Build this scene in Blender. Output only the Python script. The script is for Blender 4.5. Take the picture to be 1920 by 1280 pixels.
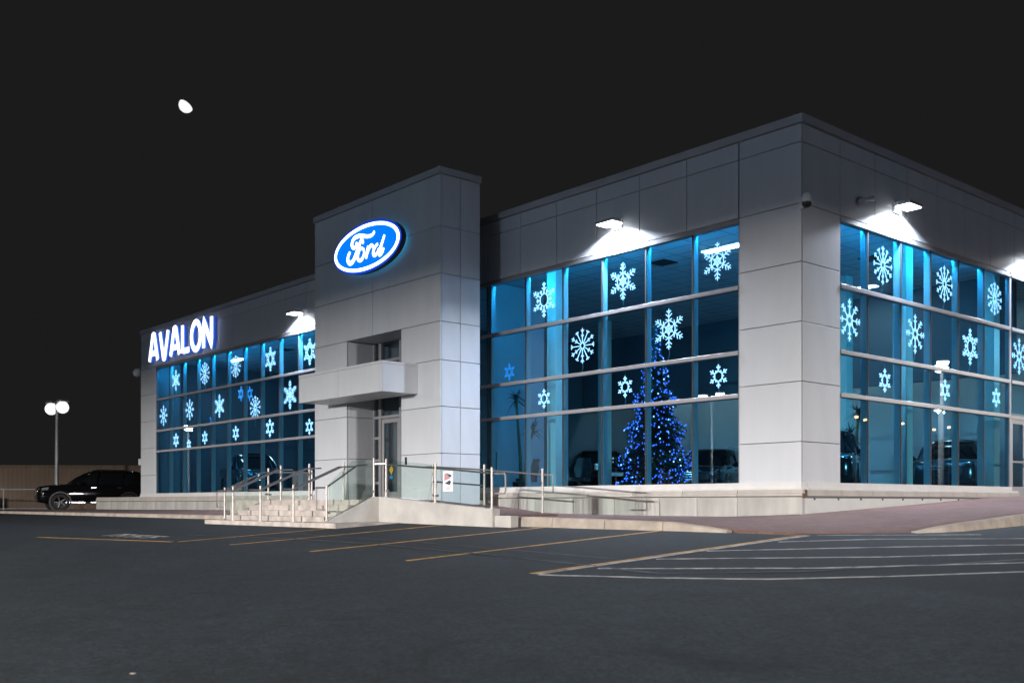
import bpy, bmesh, math, random
from mathutils import Vector, Matrix
random.seed(7)
R = math.radians
sc = bpy.context.scene
for o in list(bpy.data.objects): bpy.data.objects.remove(o)

# ------------------------------------------------------------------ camera, world, exposure
cam = bpy.data.cameras.new('camera'); camo = bpy.data.objects.new('camera', cam)
sc.collection.objects.link(camo); sc.camera = camo
camo.location = (12.618, -19.196, 0.0)
camo.rotation_euler = (R(90), 0, R(49.0488))
cam.sensor_width = 36; cam.lens = 36 * 1925.2 / 1920
cam.shift_y = (942.24 - 640) / 1920
cam.clip_start = 0.1; cam.clip_end = 5000
cam.dof.use_dof = True; cam.dof.focus_distance = 23.5; cam.dof.aperture_fstop = 1.7

w = bpy.data.worlds.new('World'); sc.world = w; w.use_nodes = True
bg = w.node_tree.nodes['Background']
bg.inputs[0].default_value = (0.0109, 0.0109, 0.0112, 1); bg.inputs[1].default_value = 1.0

moonlight = bpy.data.lights.new('moonlight', 'SUN'); moonlight.energy = 0.012; moonlight.angle = R(0.5)
moonlight.color = (0.8, 0.88, 1.0)
mlo = bpy.data.objects.new('moonlight', moonlight); sc.collection.objects.link(mlo)
# direction from the moon (seen at upper left) to the place
MOON_DIR = Vector((-0.7553, 0.6554, 0)) + Vector((0.6554, 0.7553, 0)) * ((349 - 960) / 1925.2) + Vector((0, 0, (942.24 - 198) / 1925.2))
mlo.rotation_euler = (-MOON_DIR).to_track_quat('-Z', 'Y').to_euler()

vs = sc.view_settings; vs.view_transform = 'Standard'; vs.look = 'None'; vs.gamma = 1; vs.exposure = 0.0
vs.use_curve_mapping = False
sc.render.engine = 'CYCLES'
cy = sc.cycles; cy.use_denoising = True; cy.max_bounces = 8; cy.transparent_max_bounces = 24
cy.diffuse_bounces = 3; cy.glossy_bounces = 3; cy.caustics_reflective = False; cy.caustics_refractive = False
cy.sample_clamp_indirect = 4.0; cy.sample_clamp_direct = 0.0
try: cy.denoiser = 'OPENIMAGEDENOISE'
except Exception: pass

LOT_POWER = 138000.0     # one car park lamp head
LOT_COL = (1.0, 0.95, 0.90)
WALL_POWER = 560.0
WALL_COL = (0.74, 0.83, 1.0)

# ------------------------------------------------------------------ materials
def mat(name, col, rough=0.5, metal=0.0, emit=None, estr=0.0, noise=0.0, nscale=8.0, bump=0.0, bscale=60.0, spec=0.5, coat=0.0, sample=True, stretch=None, dirt=None):
    m = bpy.data.materials.new(name); m.use_nodes = True
    nt = m.node_tree; b = nt.nodes['Principled BSDF']
    b.inputs['Base Color'].default_value = (*col, 1); b.inputs['Roughness'].default_value = rough
    b.inputs['Metallic'].default_value = metal; b.inputs['Specular IOR Level'].default_value = spec
    b.inputs['Coat Weight'].default_value = coat
    tc = nt.nodes.new('ShaderNodeTexCoord'); src = tc.outputs['Object']
    if stretch:
        mp = nt.nodes.new('ShaderNodeMapping'); mp.inputs['Scale'].default_value = stretch
        nt.links.new(src, mp.inputs[0]); src = mp.outputs[0]
    if noise:
        n = nt.nodes.new('ShaderNodeTexNoise'); n.inputs['Scale'].default_value = nscale; n.inputs['Detail'].default_value = 6
        nt.links.new(src, n.inputs['Vector'])
        cr = nt.nodes.new('ShaderNodeValToRGB')
        cr.color_ramp.elements[0].position = 0.3; cr.color_ramp.elements[1].position = 0.7
        lo = [c * (1 - noise) for c in col]; hi = [min(1, c * (1 + noise)) for c in col]
        if dirt: lo = dirt
        cr.color_ramp.elements[0].color = (*lo, 1); cr.color_ramp.elements[1].color = (*hi, 1)
        nt.links.new(n.outputs['Fac'], cr.inputs[0]); nt.links.new(cr.outputs[0], b.inputs['Base Color'])
    if bump:
        n2 = nt.nodes.new('ShaderNodeTexNoise'); n2.inputs['Scale'].default_value = bscale; n2.inputs['Detail'].default_value = 4
        nt.links.new(src, n2.inputs['Vector'])
        bp = nt.nodes.new('ShaderNodeBump'); bp.inputs['Strength'].default_value = bump; bp.inputs['Distance'].default_value = 0.02
        nt.links.new(n2.outputs['Fac'], bp.inputs['Height']); nt.links.new(bp.outputs[0], b.inputs['Normal'])
    if emit:
        b.inputs['Emission Color'].default_value = (*emit, 1); b.inputs['Emission Strength'].default_value = estr
    if not sample:
        m.cycles.emission_sampling = 'NONE'
    return m

def glass_mat(name, tint, refl=1.0, rough=0.0):
    m = bpy.data.materials.new(name); m.use_nodes = True; nt = m.node_tree
    for n in list(nt.nodes):
        if n.type != 'OUTPUT_MATERIAL': nt.nodes.remove(n)
    out = [n for n in nt.nodes if n.type == 'OUTPUT_MATERIAL'][0]
    tr = nt.nodes.new('ShaderNodeBsdfTransparent'); tr.inputs[0].default_value = (*tint, 1)
    gl = nt.nodes.new('ShaderNodeBsdfGlossy'); gl.inputs['Color'].default_value = (1, 1, 1, 1); gl.inputs['Roughness'].default_value = rough
    lw = nt.nodes.new('ShaderNodeLayerWeight'); lw.inputs['Blend'].default_value = 0.5
    p = nt.nodes.new('ShaderNodeMath'); p.operation = 'POWER'; p.inputs[1].default_value = 5
    a = nt.nodes.new('ShaderNodeMath'); a.operation = 'MULTIPLY_ADD'; a.inputs[1].default_value = 0.96 * refl; a.inputs[2].default_value = 0.04 * refl
    mx = nt.nodes.new('ShaderNodeMixShader')
    nt.links.new(lw.outputs['Facing'], p.inputs[0]); nt.links.new(p.outputs[0], a.inputs[0]); nt.links.new(a.outputs[0], mx.inputs[0])
    nt.links.new(tr.outputs[0], mx.inputs[1]); nt.links.new(gl.outputs[0], mx.inputs[2]); nt.links.new(mx.outputs[0], out.inputs[0])
    return m

M = {}
M['panel'] = mat('composite_panel', (0.575, 0.60, 0.635), 0.42, noise=0.05, nscale=1.1, bump=0.03, bscale=2.2, stretch=(1.8, 1.8, 0.45))
M['coping'] = mat('coping_metal', (0.42, 0.43, 0.45), 0.4, noise=0.05, nscale=2)
M['backing'] = mat('joint_backing', (0.16, 0.16, 0.17), 0.8)
M['alu'] = mat('anodised_aluminium', (0.34, 0.335, 0.345), 0.38, 0.3, noise=0.04, nscale=3)
M['fin'] = mat('mullion_fin', (0.55, 0.57, 0.58), 0.5, 0.0)
M['gasket'] = mat('black_gasket', (0.035, 0.033, 0.035), 0.5)
M['white_frame'] = mat('white_sill', (0.66, 0.65, 0.64), 0.5, noise=0.05, nscale=4)
M['glass'] = glass_mat('tinted_glass', (0.56, 0.81, 0.91))
M['guard_glass'] = glass_mat('guard_glass', (0.90, 0.955, 0.935), 1.3)
M['door_glass'] = glass_mat('door_glass', (0.70, 0.82, 0.88), 2.2)
M['concrete'] = mat('grey_concrete', (0.42, 0.415, 0.395), 0.85, noise=0.22, nscale=1.6, bump=0.15, bscale=40, stretch=(1.6, 1.6, 0.35))
M['band'] = mat('warm_concrete_band', (0.45, 0.42, 0.385), 0.8, noise=0.12, nscale=2.2, bump=0.1, bscale=50)
M['step'] = mat('stair_concrete', (0.40, 0.355, 0.325), 0.85, noise=0.30, nscale=3.2, bump=0.25, bscale=35)
M['cheek'] = mat('cheek_concrete', (0.43, 0.41, 0.385), 0.85, noise=0.14, nscale=2.0, bump=0.12, bscale=40)
M['kerb'] = mat('kerb_concrete', (0.34, 0.29, 0.245), 0.9, noise=0.25, nscale=3.5, bump=0.3, bscale=45)
M['whitebase'] = mat('white_base_panel', (0.62, 0.63, 0.62), 0.55, noise=0.05, nscale=3)
M['ceiling'] = mat('ceiling_tile', (0.62, 0.64, 0.66), 0.9)
M['intwall'] = mat('interior_paint', (0.50, 0.51, 0.52), 0.8, noise=0.04, nscale=1)
M['cream'] = mat('interior_column_paint', (0.72, 0.68, 0.56), 0.7)
M['darkwall'] = mat('dark_interior_wall', (0.13, 0.13, 0.14), 0.7)
M['floor'] = mat('showroom_floor_tile', (0.16, 0.16, 0.17), 0.18, noise=0.1, nscale=1.5)
M['steel'] = mat('brushed_steel', (0.42, 0.38, 0.36), 0.42, 0.6, noise=0.08, nscale=12)
M['rail'] = mat('rail_steel', (0.30, 0.29, 0.30), 0.32, 0.8)
M['black'] = mat('black_plastic', (0.02, 0.02, 0.022), 0.45)
M['white_plastic'] = mat('white_plastic', (0.65, 0.65, 0.66), 0.4)
M['yellow'] = mat('yellow_road_paint', (0.58, 0.30, 0.06), 0.75, noise=0.4, nscale=5, bump=0.2, dirt=(0.30, 0.165, 0.05))
M['whitepaint'] = mat('white_road_paint', (0.50, 0.49, 0.47), 0.75, noise=0.4, nscale=5, bump=0.2, dirt=(0.16, 0.16, 0.16))
M['tar'] = mat('tar_seam', (0.012, 0.012, 0.013), 0.55)
M['tan'] = mat('tan_siding', (0.155, 0.11, 0.078), 0.7, noise=0.12, nscale=0.6)
M['lens'] = mat('lamp_lens', (0.9, 0.9, 0.9), 0.4, emit=(0.93, 0.96, 1.0), estr=12.0, sample=False)
M['globe'] = mat('globe_lens', (0.9, 0.9, 0.9), 0.4, emit=(1.0, 0.98, 0.97), estr=1.3, sample=False)
M['lotlens'] = mat('lot_lamp_lens', (0.9, 0.9, 0.9), 0.4, emit=(1.0, 0.97, 0.95), estr=35.0, sample=False)
M['sodium'] = mat('sodium_lens', (0.8, 0.5, 0.3), 0.4, emit=(1.0, 0.42, 0.16), estr=30.0, sample=False)
M['flake'] = mat('led_rope', (0.6, 0.8, 0.9), 0.5, emit=(0.74, 0.76, 1.0), estr=2.6, sample=False)
M['flake_dim'] = mat('led_rope_inside', (0.3, 0.5, 0.8), 0.5, emit=(0.05, 0.40, 1.0), estr=1.1, sample=False)
M['bulb'] = mat('blue_bulb', (0.2, 0.4, 1.0), 0.4, emit=(0.06, 0.15, 1.0), estr=2.6, sample=False)
M['bulb_hot'] = mat('blue_bulb_bright', (0.4, 0.6, 1.0), 0.4, emit=(0.5, 0.55, 1.0), estr=3.6, sample=False)
M['needle'] = mat('fir_needles', (0.035, 0.065, 0.045), 0.7, noise=0.4, nscale=9)
M['bark'] = mat('bark', (0.26, 0.18, 0.09), 0.85, noise=0.3, nscale=14, bump=0.4)
M['leaf'] = mat('dracaena_leaf', (0.035, 0.06, 0.04), 0.5, noise=0.3, nscale=5)
M['pot'] = mat('plant_pot', (0.03, 0.03, 0.03), 0.4)
M['signblue'] = mat('sign_blue_face', (0.0, 0.12, 0.7), 0.35, emit=(0.0, 0.20, 1.0), estr=1.0, sample=False)
M['signrim'] = mat('sign_blue_rim', (0.0, 0.05, 0.4), 0.35, emit=(0.0, 0.05, 0.62), estr=1.0, sample=False)
M['signwhite'] = mat('sign_white', (0.9, 0.9, 0.9), 0.35, emit=(0.95, 0.98, 1.0), estr=3.0)
M['signback'] = mat('sign_can', (0.015, 0.02, 0.03), 0.4)
M['signglow'] = mat('sign_back_glow', (0.1, 0.3, 0.4), 0.4, emit=(0.05, 0.36, 0.62), estr=0.8)
M['letter'] = mat('letter_face', (0.9, 0.9, 0.95), 0.35, emit=(0.88, 0.92, 1.0), estr=2.6)
M['letterside'] = mat('letter_return', (0.1, 0.2, 0.5), 0.4, emit=(0.02, 0.09, 0.55), estr=0.7, sample=False)
M['bluefill'] = mat('added_blue_strip', (0.1, 0.3, 0.9), 0.4, emit=(0.02, 0.48, 1.0), estr=230.0)
M['ceil_light'] = mat('ceiling_light_diffuser', (0.9, 0.9, 0.9), 0.4, emit=(0.85, 0.95, 1.0), estr=60.0)
M['moon'] = mat('moon_surface', (0.8, 0.8, 0.8), 0.9, emit=(1, 1, 1), estr=1.05, sample=False)
M['paint_black'] = mat('black_car_paint', (0.004, 0.004, 0.005), 0.04, 0.0, spec=0.35)
M['paint_dark'] = mat('dark_blue_car_paint', (0.012, 0.016, 0.022), 0.15, 0.2, coat=0.8)
M['paint_grey'] = mat('grey_car_paint', (0.06, 0.065, 0.07), 0.2, 0.5, coat=0.8)
M['paint_white'] = mat('white_car_paint', (0.5, 0.52, 0.54), 0.25, 0.0, coat=0.8)
M['carglass'] = mat('car_glass', (0.006, 0.007, 0.008), 0.05, 0.0)
M['tyre'] = mat('tyre_rubber', (0.012, 0.012, 0.012), 0.75, bump=0.2)
M['rim'] = mat('alloy_rim', (0.09, 0.09, 0.095), 0.35, 0.8)
M['chrome'] = mat('chrome_trim', (0.62, 0.64, 0.66), 0.12, 1.0)
M['headlight'] = mat('headlight_glass', (0.35, 0.38, 0.4), 0.08, 0.6)
M['taillight'] = mat('taillight_glass', (0.25, 0.01, 0.012), 0.15)
M['amber'] = mat('amber_marker', (0.5, 0.2, 0.02), 0.3, emit=(1.0, 0.45, 0.05), estr=0.25, sample=False)
M['red'] = mat('red_enamel', (0.28, 0.02, 0.02), 0.35)
M['paper'] = mat('paper_white', (0.78, 0.78, 0.8), 0.7)
M['ink_red'] = mat('ink_red', (0.50, 0.26, 0.28), 0.7)
M['ink_dark'] = mat('ink_dark', (0.04, 0.05, 0.08), 0.7)
M['sticker_yellow'] = mat('sticker_yellow', (0.55, 0.36, 0.03), 0.6)
M['sticker_blue'] = mat('sticker_blue', (0.02, 0.20, 0.40), 0.6)
M['chair'] = mat('black_leather', (0.015, 0.015, 0.017), 0.5)
M['rust'] = mat('rust_stain', (0.16, 0.09, 0.05), 0.9, noise=0.4, nscale=20)
M['galv'] = mat('galvanised_pole', (0.34, 0.35, 0.37), 0.5, 0.3, noise=0.1, nscale=3)

def asphalt_mat():
    """worn lane asphalt with aggregate, stains and a newer, darker strip where the bays are"""
    m = bpy.data.materials.new('asphalt'); m.use_nodes = True; nt = m.node_tree; b = nt.nodes['Principled BSDF']
    tc = nt.nodes.new('ShaderNodeTexCoord')
    def noise(s, d, r=0.6, dist=0.0):
        n = nt.nodes.new('ShaderNodeTexNoise'); n.inputs['Scale'].default_value = s; n.inputs['Detail'].default_value = d
        n.inputs['Roughness'].default_value = r; n.inputs['Distortion'].default_value = dist
        nt.links.new(tc.outputs['Object'], n.inputs['Vector']); return n.outputs['Fac']
    def ramp(src, p0, c0, p1, c1):
        r = nt.nodes.new('ShaderNodeValToRGB'); r.color_ramp.elements[0].position = p0; r.color_ramp.elements[1].position = p1
        r.color_ramp.elements[0].color = (*c0, 1); r.color_ramp.elements[1].color = (*c1, 1); nt.links.new(src, r.inputs[0]); return r.outputs[0]
    def mult(x, y):
        k = nt.nodes.new('ShaderNodeMix'); k.data_type = 'RGBA'; k.blend_type = 'MULTIPLY'; k.inputs['Factor'].default_value = 1
        nt.links.new(x, k.inputs['A']); nt.links.new(y, k.inputs['B']); return k.outputs['Result']
    g = lambda v: (v, v, v)
    base = ramp(noise(0.30, 6, 0.65, 0.6), 0.32, (0.0105, 0.0158, 0.0200), 0.70, (0.0168, 0.0245, 0.0310))
    mid = ramp(noise(3.2, 5, 0.7), 0.30, g(0.72), 0.72, g(1.25))
    grain = ramp(noise(16, 4, 0.85), 0.36, g(0.45), 0.66, g(1.75))
    fine_f = noise(60, 3, 0.8); fine = ramp(fine_f, 0.36, g(0.40), 0.68, g(1.9))
    stain = ramp(noise(0.85, 3, 0.5, 1.2), 0.26, g(0.55), 0.40, g(1.0))
    # the bays were resurfaced: darker from the seam (y about -9.1) to the kerb
    sp = nt.nodes.new('ShaderNodeSeparateXYZ'); nt.links.new(tc.outputs['Object'], sp.inputs[0])
    mr = nt.nodes.new('ShaderNodeMapRange'); mr.inputs['From Min'].default_value = -9.35; mr.inputs['From Max'].default_value = -8.95
    mr.inputs['To Min'].default_value = 1.12; mr.inputs['To Max'].default_value = 0.70
    nt.links.new(sp.outputs['Y'], mr.inputs['Value'])
    col = mult(mult(mult(mult(base, mid), grain), fine), stain)
    col = mult(col, mr.outputs[0])
    nt.links.new(col, b.inputs['Base Color'])
    b.inputs['Roughness'].default_value = 0.75; b.inputs['Specular IOR Level'].default_value = 0.3
    bp = nt.nodes.new('ShaderNodeBump'); bp.inputs['Strength'].default_value = 0.8; bp.inputs['Distance'].default_value = 0.012
    nt.links.new(fine_f, bp.inputs['Height']); nt.links.new(bp.outputs[0], b.inputs['Normal'])
    return m
M['asphalt'] = asphalt_mat()

def paver_mat():
    m = bpy.data.materials.new('brick_pavers'); m.use_nodes = True; nt = m.node_tree; b = nt.nodes['Principled BSDF']
    tc = nt.nodes.new('ShaderNodeTexCoord')
    br = nt.nodes.new('ShaderNodeTexBrick'); br.inputs['Scale'].default_value = 1.0
    br.inputs['Brick Width'].default_value = 0.2; br.inputs['Row Height'].default_value = 0.1; br.inputs['Mortar Size'].default_value = 0.006
    br.inputs['Color1'].default_value = (0.205, 0.108, 0.088, 1); br.inputs['Color2'].default_value = (0.140, 0.074, 0.060, 1); br.inputs['Mortar'].default_value = (0.08, 0.065, 0.06, 1)
    nt.links.new(tc.outputs['Object'], br.inputs['Vector'])
    n = nt.nodes.new('ShaderNodeTexNoise'); n.inputs['Scale'].default_value = 1.1; n.inputs['Detail'].default_value = 6
    nt.links.new(tc.outputs['Object'], n.inputs['Vector'])
    cr = nt.nodes.new('ShaderNodeValToRGB'); cr.color_ramp.elements[0].color = (0.7, 0.7, 0.72, 1); cr.color_ramp.elements[1].color = (1.25, 1.2, 1.2, 1)
    nt.links.new(n.outputs['Fac'], cr.inputs[0])
    mul = nt.nodes.new('ShaderNodeMix'); mul.data_type = 'RGBA'; mul.blend_type = 'MULTIPLY'; mul.inputs['Factor'].default_value = 1
    nt.links.new(br.outputs['Color'], mul.inputs['A']); nt.links.new(cr.outputs[0], mul.inputs['B'])
    nt.links.new(mul.outputs['Result'], b.inputs['Base Color']); b.inputs['Roughness'].default_value = 0.85
    bp = nt.nodes.new('ShaderNodeBump'); bp.inputs['Strength'].default_value = 0.5; bp.inputs['Distance'].default_value = 0.01
    nt.links.new(br.outputs['Fac'], bp.inputs['Height']); bp.invert = True; nt.links.new(bp.outputs[0], b.inputs['Normal'])
    return m
M['paver'] = paver_mat()

def ceiling_grid(m):
    nt = m.node_tree; b = nt.nodes['Principled BSDF']; tc = nt.nodes.new('ShaderNodeTexCoord')
    br = nt.nodes.new('ShaderNodeTexBrick'); br.offset = 0.0; br.inputs['Scale'].default_value = 1.0
    br.inputs['Brick Width'].default_value = 1.2; br.inputs['Row Height'].default_value = 0.6; br.inputs['Mortar Size'].default_value = 0.018
    br.inputs['Color1'].default_value = (0.78, 0.79, 0.80, 1); br.inputs['Color2'].default_value = (0.82, 0.83, 0.84, 1); br.inputs['Mortar'].default_value = (0.30, 0.31, 0.32, 1)
    nt.links.new(tc.outputs['Object'], br.inputs['Vector']); nt.links.new(br.outputs['Color'], b.inputs['Base Color'])
ceiling_grid(M['ceiling'])

# ------------------------------------------------------------------ mesh helpers
C = sc.collection
class MB:
    def __init__(s): s.v = []; s.f = []
    def box(s, x0, x1, y0, y1, z0, z1):
        n = len(s.v)
        s.v += [(x0,y0,z0),(x1,y0,z0),(x1,y1,z0),(x0,y1,z0),(x0,y0,z1),(x1,y0,z1),(x1,y1,z1),(x0,y1,z1)]
        s.f += [(n,n+3,n+2,n+1),(n+4,n+5,n+6,n+7),(n,n+1,n+5,n+4),(n+1,n+2,n+6,n+5),(n+2,n+3,n+7,n+6),(n+3,n,n+4,n+7)]
        return s
    def prism(s, poly, d):
        """extrude a planar polygon (list of 3D points) by vector d"""
        n = len(s.v); k = len(poly); d = Vector(d)
        s.v += [tuple(p) for p in poly] + [tuple(Vector(p) + d) for p in poly]
        s.f += [tuple(range(n, n+k))[::-1], tuple(range(n+k, n+2*k))]
        s.f += [(n+i, n+(i+1)%k, n+k+(i+1)%k, n+k+i) for i in range(k)]
        return s
    def tube(s, pts, r, seg=8, closed=False, flat=None):
        pts = [Vector(p) for p in pts]; k = len(pts); n0 = len(s.v)
        rr = r if isinstance(r, (list, tuple)) else [r] * k
        ref = None
        for i, p in enumerate(pts):
            a = pts[i-1] if (i > 0 or closed) else p; b = pts[(i+1) % k] if (i < k-1 or closed) else p
            t = (b - a)
            t = t.normalized() if t.length > 1e-9 else Vector((0,0,1))
            if ref is None: ref = Vector((0,0,1)) if abs(t.z) < 0.9 else Vector((0,1,0))
            u = t.cross(ref)
            if u.length < 1e-4: u = t.cross(Vector((1,0,0)))
            u.normalize(); v = u.cross(t).normalized(); ref = v
            for j in range(seg):
                an = 2*math.pi*(j+0.5)/seg
                q = p + (u*math.cos(an) + v*math.sin(an)) * rr[i]
                if flat is not None: q = Vector((q.x, flat[0] + (q.y - flat[0]) * flat[1], q.z))
                s.v.append(tuple(q))
        m = k if closed else k-1
        for i in range(m):
            for j in range(seg):
                a = n0 + i*seg + j; b = n0 + i*seg + (j+1)%seg; i2 = (i+1) % k
                c = n0 + i2*seg + (j+1)%seg; d = n0 + i2*seg + j
                s.f.append((a, b, c, d))
        if not closed:
            s.f.append(tuple(n0 + j for j in range(seg))[::-1]); s.f.append(tuple(n0 + (k-1)*seg + j for j in range(seg)))
        return s
    def lathe(s, prof, origin, axis='Z', seg=24):
        n0 = len(s.v); k = len(prof); o = Vector(origin)
        for j in range(seg):
            an = 2*math.pi*j/seg
            for r, h in prof:
                if axis == 'Z': q = Vector((r*math.cos(an), r*math.sin(an), h))
                elif axis == 'Y': q = Vector((r*math.cos(an), h, r*math.sin(an)))
                else: q = Vector((h, r*math.cos(an), r*math.sin(an)))
                s.v.append(tuple(o + q))
        for j in range(seg):
            for i in range(k-1):
                a = n0 + j*k + i; b = n0 + ((j+1)%seg)*k + i
                s.f.append((a, b, b+1, a+1))
        return s
    def loft(s, rings, cap=True):
        n0 = len(s.v); k = len(rings[0])
        for r in rings: s.v += [tuple(p) for p in r]
        for i in range(len(rings)-1):
            for j in range(k):
                a = n0+i*k+j; b = n0+i*k+(j+1)%k
                s.f.append((a, b, b+k, a+k))
        if cap:
            s.f.append(tuple(range(n0, n0+k))[::-1]); m = n0+(len(rings)-1)*k; s.f.append(tuple(range(m, m+k)))
        return s
    def mesh(s, name, smooth=False, fix=True):
        me = bpy.data.meshes.new(name); me.from_pydata(s.v, [], s.f)
        if fix:
            bm = bmesh.new(); bm.from_mesh(me); bmesh.ops.recalc_face_normals(bm, faces=bm.faces); bm.to_mesh(me); bm.free()
        if smooth:
            me.polygons.foreach_set('use_smooth', [True]*len(me.polygons))
            me.set_sharp_from_angle(angle=R(38))
        return me
    def build(s, name, m, parent=None, smooth=False):
        return link(name, s.mesh(name, smooth), m, parent)

def link(name, me, m, parent=None, loc=None, rot=None):
    if m is not None and len(me.materials) == 0: me.materials.append(M[m] if isinstance(m, str) else m)
    o = bpy.data.objects.new(name, me); C.objects.link(o)
    if loc is not None: o.location = loc
    if rot is not None: o.rotation_euler = rot
    if parent is not None: o.parent = parent
    return o
def tag(o, label, cat, group=None):
    o['label'] = label; o['category'] = cat
    if group: o['group'] = group
    return o
def thing(name, label, cat, loc=(0,0,0), rz=0, group=None):
    o = bpy.data.objects.new(name, None); C.objects.link(o); o.location = loc; o.rotation_euler = (0,0,rz)
    return tag(o, label, cat, group)
def struct(o): o['kind'] = 'structure'; return o
def copy_tree(o, parent=None):
    c = o.copy(); C.objects.link(c); c.parent = parent
    for ch in list(o.children): copy_tree(ch, c)
    return c
_bc = {}
def box_part(name, dims, m, parent, loc, bevel=0.0):
    """a box centred on loc; alike boxes share mesh data"""
    key = (name, tuple(round(d, 4) for d in dims), m)
    if key not in _bc:
        x, y, z = [d/2 for d in dims]
        mb = MB().box(-x, x, -y, y, -z, z); me = mb.mesh(name)
        if bevel:
            bm = bmesh.new(); bm.from_mesh(me)
            bmesh.ops.bevel(bm, geom=list(bm.edges), offset=bevel, segments=1, affect='EDGES'); bm.to_mesh(me); bm.free()
        me.materials.append(M[m]); _bc[key] = me
    return link(name, _bc[key], None, parent, loc)

# ------------------------------------------------------------------ ground
def smooth01(t): t = max(0, min(1, t)); return t*t*(3-2*t)
def gz(x, y):
    """height of the asphalt: it climbs about 6 % towards the building"""
    xs = -0.011 * (max(-8, min(8, x)) - 2.9)
    yy = max(-34, min(y, -4.5))
    z = -0.905 + xs + 0.06 * (yy + 10.41)
    if y > -4.5: z += 0.028 * smooth01((x - 0.5) / 3.0) * (min(y, 16) + 4.5)
    return z
def grid_axis(vals):
    out = []
    for a, b, st in vals:
        n = max(1, round((b-a)/st)); out += [a + (b-a)*i/n for i in range(n)]
    out.append(vals[-1][1]); return out
gx = grid_axis([(-1500,-200,260),(-200,-60,20),(-60,-16,4),(-16,16,0.8),(16,60,4),(60,300,40),(300,1500,300)])
gy = grid_axis([(-1500,-200,260),(-200,-40,20),(-40,-20,2),(-20,0,0.5),(0,20,2),(20,100,16),(100,1500,280)])
mb = MB(); nx = len(gx)
for y in gy:
    for x in gx: mb.v.append((x, y, gz(x, y)))
for j in range(len(gy)-1):
    for i in range(nx-1): mb.f.append((j*nx+i, j*nx+i+1, (j+1)*nx+i+1, (j+1)*nx+i))
lot = struct(mb.build('parking_lot', 'asphalt', smooth=True))

def ground_strip(name, pts, width, m, lift=0.005, step=0.5, jag=0.0, parent=lot):
    """painted strip that follows the asphalt"""
    P = []
    for a, b in zip(pts[:-1], pts[1:]):
        a = Vector(a); b = Vector(b); n = max(1, int((b-a).length/step)); P += [a + (b-a)*i/n for i in range(n)]
    P.append(Vector(pts[-1])); s = MB()
    for i, p in enumerate(P):
        t = (P[min(i+1, len(P)-1)] - P[max(i-1, 0)]).normalized(); nrm = Vector((-t.y, t.x))
        wa = width/2 + random.uniform(-jag, jag); wb = width/2 + random.uniform(-jag, jag)
        for q in (p + nrm*wa, p - nrm*wb): s.v.append((q.x, q.y, gz(q.x, q.y) + lift))
    for i in range(len(P)-1): s.f.append((2*i, 2*i+1, 2*i+3, 2*i+2))
    me = s.mesh(name, fix=False)
    for p in me.polygons:
        if p.normal.z < 0: p.flip()
    return link(name, me, m, parent)
for x, y0, y1 in [(2.88,-10.42,-4.2), (-0.02,-10.32,-4.55), (-2.9,-10.30,-4.62), (-5.78,-10.38,-5.05), (-7.72,-10.6,-7.05)]:
    ground_strip('stall_line', [(x,y0),(x,y1)], 0.11, 'yellow', jag=0.008)
ground_strip('stall_line', [(-7.85,-10.66),(-14.1,-11.45)], 0.11, 'yellow', jag=0.008)
ground_strip('stall_line', [(1.50,-4.28),(2.80,-4.28)], 0.11, 'yellow', lift=0.006, jag=0.008)
ground_strip('stall_line', [(2.995,-10.42),(2.995,-4.3)], 0.10, 'whitepaint', jag=0.012)
for pts in [[(3.06,-4.19),(5.03,-2.54)], [(3.22,-5.52),(4.3,-4.5),(6.1,-3.0)], [(3.10,-7.15),(4.69,-5.82),(6.49,-4.43),(7.3,-3.7)],
            [(3.16,-8.34),(5.66,-6.68),(6.93,-5.49),(8.2,-4.2)], [(3.25,-9.59),(5.63,-8.14),(7.35,-6.51),(9.0,-4.9)],
            [(3.06,-10.46),(4.47,-9.94),(5.71,-9.34),(6.66,-8.48),(7.70,-7.35),(9.4,-5.3)]]:
    ground_strip('hatch_line', pts, 0.10, 'whitepaint', lift=0.006, jag=0.016, step=0.3)
ground_strip('tar_seam', [(-12.5,-9.6),(-8.8,-9.45),(-5.5,-9.0),(-3.05,-8.92),(0,-9.1),(2.5,-9.35),(4.3,-9.6),(5.6,-8.6),(6.6,-7.2),(7.6,-5.6)], 0.055, 'tar', lift=0.009, jag=0.02, step=0.25)
ground_strip('tar_seam', [(-7.8,-8.3),(-3.0,-8.25),(2.6,-8.6)], 0.03, 'tar', lift=0.009, jag=0.012, step=0.25)
# worn white lettering painted in a bay near the stairs
mk = MB()
def gstroke(pts, wd=0.13):
    for a, b in zip(pts[:-1], pts[1:]):
        a = Vector(a); b = Vector(b); t = (b-a).normalized(); n = Vector((-t.y, t.x))*wd/2; k = len(mk.v)
        for q in (a+n, a-n, b-n, b+n): mk.v.append((q.x, q.y, gz(q.x, q.y)+0.006))
        mk.f.append((k, k+1, k+2, k+3))
for i in range(6):
    x = -12.35 + i*0.46
    gstroke([(x,-10.5),(x,-9.95)]); gstroke([(x+0.08,-9.98),(x+0.30,-9.98)])
    if i % 2: gstroke([(x+0.08,-10.24),(x+0.28,-10.24)])
me = mk.mesh('bay_marking', fix=False)
for p in me.polygons:
    if p.normal.z < 0: p.flip()
link('bay_marking', me, 'whitepaint', lot)

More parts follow.
